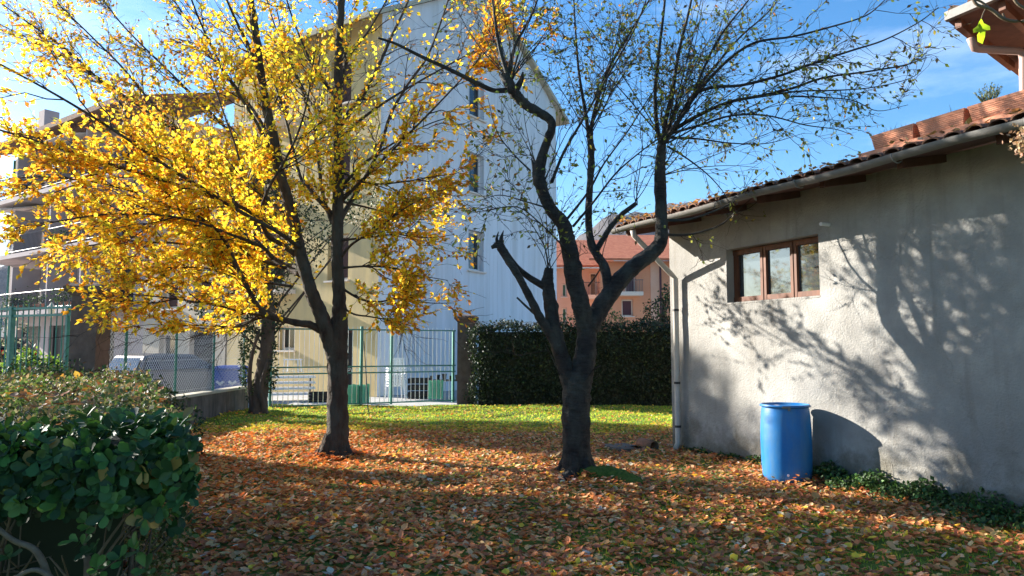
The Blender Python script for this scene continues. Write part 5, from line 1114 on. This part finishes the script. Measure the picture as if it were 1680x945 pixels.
def mound():
    g = empty('ivy_mound', (-6.2, 10.4, 0), 'dark ivy mound swelling at the foot of the brown pillar', 'ivy'); cs = [((-6.7, 10.6, .62), (1.5, .7, .72)), ((-5.6, 10.4, .5), (.9, .7, .70)), ((-7.8, 10.7, .5), (1.2, .6, .62)), ((-5.0, 9.9, .35), (.8, .8, .62)), ((-6.2, 9.4, .45), (1.6, .8, .68)), ((-8.0, 9.6, .45), (1.3, .8, .66))]
    for c, r in cs[:1]: pass
    b = MB()
    for c, r in cs:
        pr = [(max(.01, math.sin(a)) , -math.cos(a)) for a in np.linspace(.2, math.pi - .05, 9)]
        vs = [(c[0] + r[0] * .82 * s * math.cos(t), c[1] + r[1] * .82 * s * math.sin(t), c[2] + r[2] * .85 * z) for s, z in pr for t in np.linspace(0, 2 * math.pi, 14, endpoint=False)]
        b.add(vs, [(i * 14 + j, i * 14 + (j + 1) % 14, (i + 1) * 14 + (j + 1) % 14, (i + 1) * 14 + j) for i in range(8) for j in range(14)])
    b.build('inner_shade', M['core'], g, True)  # dark lumps whose colour stands for the shade under the ivy
    V, Fc, C = blob_leaves(cs, 15000, [(4, (.03, .065, .02)), (2, (.05, .10, .028)), (1, (.11, .12, .05)), (.8, (.2, .12, .05))], (.045, .08), shell=.8, zmin=0); o = link('foliage', npmesh('foliage', V, Fc, C), LM['ever'], g); o['kind'] = 'stuff'
    crown_tree('lime_shrub', (-9.3, 14.3, 0), 'bright lime green shrub behind the side gate bars', [(-9.3, 14.3, 0, .05), (-9.3, 14.3, .9, .03)], [((-9.35, 14.3, .95), (.65, .5, .55)), ((-8.75, 14.2, .85), (.5, .45, .45)), ((-8.3, 14.1, .95), (.3, .3, .5))], 3800, [(3, (.25, .42, .04)), (2, (.35, .50, .06)), (1, (.12, .22, .04))], (.05, .09), M['stem'], LM['dull'], 24, cat='bush')
    crown_tree('dry_shrub', (-10.2, 14.6, 0), 'sparse grey leaved dry shrub left of the lime green one', [(-9.9, 14.6, 0, .04), (-9.9, 14.6, 1.2, .02)], [((-10.0, 14.6, 1.5), (.5, .4, .8)), ((-9.6, 14.6, .9), (.4, .4, .6))], 420, [(1, (.4, .36, .28)), (1, (.16, .18, .09))], (.06, .1), M['stem'], LM['dull'], 40, cat='bush')
mound()

# ------------------------------------------------------------------ wall foot ivy, lawn leaves, grass
def wall_ivy():
    g = empty('wall_ivy', W(4, .2, 0), 'low green ivy creeping along the foot of the garage wall, right of the barrel', 'ivy'); n = 9000
    t = rng.uniform(.3, 7.5, n); wdt = np.clip(.10 + .12 * (t - 2.2), .08, .7) * (1 + .35 * np.sin(t * 4.1) + .2 * np.sin(t * 9.7)); o_ = np.abs(rng.normal(0, 1, n)) * wdt * .55; h = np.clip(.16 - o_ * .18, .02, 1) * (.5 + .5 * np.sin(t * 5.3 + 1) ** 2) * np.clip(t / 3, .35, 1)
    keep = (t > 2.6) | (rng.random(n) < .22); t, o_, h = t[keep], o_[keep], h[keep]; n = len(t)
    P = np.array(W0) + t[:, None] * np.array(WA) + (o_ + .02)[:, None] * np.array(WN); P[:, 2] = .02 + rng.random(n) * h * 1.4
    V, Fc, C = scatter(P, norm(rand_dir(n) + np.array(WN) * .5), norm(np.array([0, 0, 1.]) + rand_dir(n) * .6 + np.array(WN) * .3), rng.uniform(.03, .06, n), pick(n, [(3, (.04, .09, .02)), (2, (.07, .14, .03)), (1, (.025, .05, .015))], .25), LEAF4, 1.4); o = link('foliage', npmesh('foliage', V, Fc, C), LM['ever'], g); o['kind'] = 'stuff'
    n = 500; Pp = P[rng.integers(0, len(P), 60)]; s = np.linspace(0, 1, 5)[None, :, None]; D = norm(rand_dir(60) * .8 + np.array([0, 0, .8])); Q = Pp[:, None] + D[:, None] * rng.uniform(.08, .25, (60, 1, 1)) * s; V, q_ = tubes(Q, np.full((60, 5), .002)); o = link('runners', npmesh('runners', V, q_), M['stem'], g); o['kind'] = 'stuff'
wall_ivy()

def wall_side(x, y): return np.where((x - W0.x) * WA.x + (y - W0.y) * WA.y < -.05, 1, (x - W0.x) * WN.x + (y - W0.y) * WN.y)
def litter():
    N = 175000; u = rng.random(N); y = 3.6 + (19.6 - 3.6) * u ** 1.25; x = rng.uniform(-6.6, 7, N); 
    a = np.abs(x / y) < .78; ok = a & (wall_side(x, y) > .05) & (((x + 1.35) > -.52 * (y - 2.5)) | (y > 8.4))
    x, y = x[ok], y[ok]
    grassy = np.clip((y - 14.0) / 1.2, 0, 1)                       # far strip
    near_r = np.clip((x + .2 - (y - 4.2) * .5) / 2.2, 0, 1) * np.clip((7.2 - y) / 1.8, 0, 1)
    patch = .5 + .28 * np.sin(x * 3.1 + y * 1.7) * np.sin(x * 1.3 - y * 2.9 + 1) + .22 * np.sin(x * 9.1 - y * 4.7) * np.sin(x * 5.3 + y * 11.9)
    dens = (1 - .86 * grassy) * (1 - .62 * near_r * (.45 + .55 * patch)) * np.where((x > 1.5) & (y > 8), .75, 1) 
    dens *= np.where(y < 6.6, .45 + .55 * patch, .62 + .38 * patch)
    k = rng.random(len(x)) < dens; x, y = x[k], y[k]
    dx, dy, dz_ = [], [], []
    for cx, cy, rr, m_ in ((X(553, B), B, .24, 420), (X(945, B2), B2, .22, 420), (W(2.70, .38, 0).x, W(2.70, .38, 0).y, .31, 260)):
        a = rng.uniform(0, 6.28, m_); q_ = np.abs(rng.normal(0, .16, m_)); dx.append(cx + np.cos(a) * (rr + q_)); dy.append(cy + np.sin(a) * (rr + q_)); dz_.append(rng.random(m_) * .09 * np.exp(-q_ * 6))
    m_ = 900; tt = rng.uniform(.2, 7, m_); oo = np.abs(rng.normal(0, .12, m_)) + .02; dx.append(W0.x + WA.x * tt + WN.x * oo); dy.append(W0.y + WA.y * tt + WN.y * oo); dz_.append(rng.random(m_) * .08 * np.exp(-oo * 7))
    extra = np.concatenate([np.zeros(len(x))] + dz_); x = np.concatenate([x] + dx); y = np.concatenate([y] + dy); n = len(x); sun_zone = np.clip((-x - .2) / 2.2, 0, 1) * np.clip((y - 6.8) / 2, 0, 1)
    z = lawn_z(x, y) + rng.uniform(.006, .034, n) + extra; P = np.stack([x, y, z], -1)
    c1 = pick(n, [(4, (.62, .21, .08)), (3, (.70, .33, .13)), (2, (.76, .48, .24)), (1.5, (.34, .12, .06)), (.7, (.78, .46, .05)), (.35, (.66, .60, .46))], .2); c2 = pick(n, [(4, (.78, .22, .05)), (3, (.80, .36, .11)), (2, (.82, .52, .27)), (1.2, (.5, .14, .045))], .2); c3 = pick(n, [(3, (.8, .56, .07)), (2, (.62, .4, .08))])  # leaves of the sun zone redder, and brighter to put sunlight into their colour
    h = (rng.random(n) < sun_zone)[:, None]; C0 = np.where(h, c2, c1); C0 = np.where((y > 13.6)[:, None] & (rng.random((n, 1)) < .75), c3, C0)
    yaw = rng.uniform(0, 6.28, n); D = np.stack([np.cos(yaw), np.sin(yaw), rng.normal(0, .28, n)], -1); U = norm(np.array([0, 0, 1.]) + rand_dir(n) * rng.uniform(.2, .9, (n, 1))); sz = np.clip(rng.normal(.062, .014, n), .03, .1)
    cls = (y < 8.5)
    px_ = 840 + x / y * F; show = np.where((px_ > 300) & (px_ < 1690) & (y > 4.95) , sz / y, 0); big = np.argsort(-show)[:290]; isb = np.zeros(n, bool); isb[big] = True
    curl = LEAF8[0].copy(); curl[:, 2] += .22 * (curl[:, 1] - .5) ** 2 + .55 * curl[:, 0] ** 2
    m1 = cls & ~isb; m2 = ~cls & ~isb
    V1, F1, C1 = scatter(P[m1], D[m1], U[m1], sz[m1], C0[m1], (curl, LEAF8[1]), 1.2 * rng.uniform(.7, 1.2, m1.sum())); V2, F2, C2 = scatter(P[m2], D[m2], U[m2], sz[m2] * 1.05, C0[m2], LEAF4, 1.25)
    o = link('fallen_leaves', npmesh('fallen_leaves', np.vstack([V1, V2]), np.vstack([F1, F2 + len(V1)]), np.vstack([C1, C2])), LM['litter'], lawn); o['kind'] = 'stuff'
    vr = []
    for k in range(16):
        tv = curl.copy(); tv[:, 2] *= rng.uniform(.4, 1.6); V, Fc, C = scatter(np.zeros((1, 3)), np.array([[0, 1., 0]]), np.array([[0, 0, 1.]]), 1.0, C0[big[k * 11:k * 11 + 1]], (tv, LEAF8[1]), rng.uniform(.85, 1.4)); me = npmesh('leaf', V, Fc, C); me.materials.append(LM['litter']); vr.append(me)
    for m_, i in enumerate(big):
        d = Vector(D[i]).normalized(); xx = d.cross(Vector(U[i])).normalized(); zz = xx.cross(d); mw = Matrix((xx, d, zz)).transposed().to_4x4() @ Matrix.Scale(float(sz[i]), 4); mw.translation = Vector(P[i])
        o = bpy.data.objects.new('leaf', vr[m_ % 16]); COL.objects.link(o); o.parent = lawn; o.matrix_local = mw
litter()
def grass():
    N = 150000; y = 3.6 + 16.2 * rng.random(N) ** 1.15; x = rng.uniform(-6.6, 7, N); ok = (np.abs(x / y) < .78) & (wall_side(x, y) > .02); x, y = x[ok], y[ok]
    far = y > 13.2; near_r = (x > -.5 + (y - 4.2) * .5) & (y < 8); k = far | near_r | (rng.random(len(x)) < .12); x, y = x[k], y[k]; n = len(x)
    P = np.stack([x, y, lawn_z(x, y) - .004], -1); D = norm(rand_dir(n) * .55 + np.array([0, 0, 1.])); U = rand_dir(n)
    V, Fc, C = scatter(P, D, U, rng.uniform(.02, .05, n), pick(n, [(3, (.28, .44, .03)), (3, (.42, .54, .05)), (1.4, (.55, .52, .09))], .25), BLADE, np.where(y > 10, 3.2, 1.7)); o = link('grass', npmesh('grass', V, Fc, C), LM['grass']); tag(o, 'short green grass of the lawn showing between the fallen leaves', 'grass', kind='stuff')
grass()

# ------------------------------------------------------------------ branch with the single bright leaf, dried flower head (near, right edge)
def near_twig():
    g = empty('hanging_branch', at(1605, 10, 2.6), 'pale twig with one hanging bright green leaf at the top right corner', 'branch')
    for pts, r in (([(1590, -30), (1600, 5), (1625, 15), (1650, 32), (1690, 34), (1800, 20), (2000, -60)], .006), ([(1625, 15), (1608, 2), (1585, -5)], .004), ([(1655, -20), (1668, 5), (1690, 18)], .005), ([(1650, 32), (1645, 22)], .003), ([(1617, 14), (1613, 22), (1610, 31)], .0015)):
        me, _, _ = limb_mesh([tuple(at(a, b, 2.6)) for a, b in pts], [r] * len(pts), 6, .05); link('twig', me, M['stem'], g, True)
    out = [(1610, 30), (1614, 38), (1624, 43), (1625, 49), (1617, 50), (1616, 60), (1612, 72), (1604, 68), (1603, 58), (1606, 52), (1597, 54), (1596, 48), (1603, 43), (1606, 36)]
    c = at(1609, 50, 2.6); front = [at(a, b, 2.6 + .012 * math.sin(i * 1.3)) for i, (a, b) in enumerate(out)]; k = len(out); n = np.array([tuple(v) for v in front + [c + Vector((0, -.008, 0))]])
    me = npmesh('leaf', n, np.array([(k, (i + 1) % k, i) for i in range(k)]), np.tile(np.array([[.32, .46, .02]]), (k, 1))); link('leaf', me, LM['yellow'], g)
    g = empty('dried_flower_head', at(1676, 235, 3.0), 'dried tan flower head poking in at the right edge below the roof', 'flower'); n = 150; P = np.array(at(1678, 232, 3.0)) + rng.normal(0, 1, (n, 3)) * np.array([.022, .02, .035])
    V, Fc, C = scatter(P, rand_dir(n), rand_dir(n), .02, pick(n, [(1, (.5, .34, .2)), (1, (.35, .2, .12))]), LEAF4, 1.3); o = link('petals', npmesh('petals', V, Fc, C), LM['dull'], g); o['kind'] = 'stuff'
    MB().tube([at(2050, 900, 2.9), at(1900, 560, 2.95), at(1740, 300, 3.0), at(1685, 242, 3.0), at(1678, 225, 3.0)], .004, 5).build('stalk', M['stem'], g)
near_twig()

# ------------------------------------------------------------------ leaves lodged on the garage roof
def roof_leaves():
    n = 900; t = 8 * rng.random(n) ** 1.6 - .25; d = rng.random(n) * 1.1 - .12; P = np.array([tuple(roof_pt(a, b, .12)) for a, b in zip(t, d)]); P[:, 2] += rng.uniform(0, .05, n)
    V, Fc, C = scatter(P, rand_dir(n) * np.array([1, 1, .4]), norm(np.array([0, 0, 1.]) + rand_dir(n) * .6), rng.uniform(.05, .09, n), pick(n, [(3, (.5, .24, .08)), (2, (.6, .4, .2)), (1, (.25, .12, .06))]), LEAF4, 1.2)
    o = link('roof_leaves', npmesh('roof_leaves', V, Fc, C), LM['litter']); tag(o, 'dead leaves lodged on the garage roof tiles above the gutter', 'leaves', kind='stuff')
roof_leaves()

# ------------------------------------------------------------------ the air between here and the mountain
hm = bpy.data.materials.new('air'); hm.use_nodes = True; ht = hm.node_tree; ht.nodes.remove(ht.nodes['Principled BSDF'])
hv = ht.nodes.new('ShaderNodeVolumePrincipled'); hv.inputs['Color'].default_value = (.78, .87, 1, 1); hv.inputs['Density'].default_value = .00004; hv.inputs['Anisotropy'].default_value = .1
ht.links.new(hv.outputs[0], ht.nodes['Material Output'].inputs['Volume'])
hz = MB().bx(-3050, 3050, -350, 6050, -1.3, 360).build('haze', hm); hz['kind'] = 'stuff'
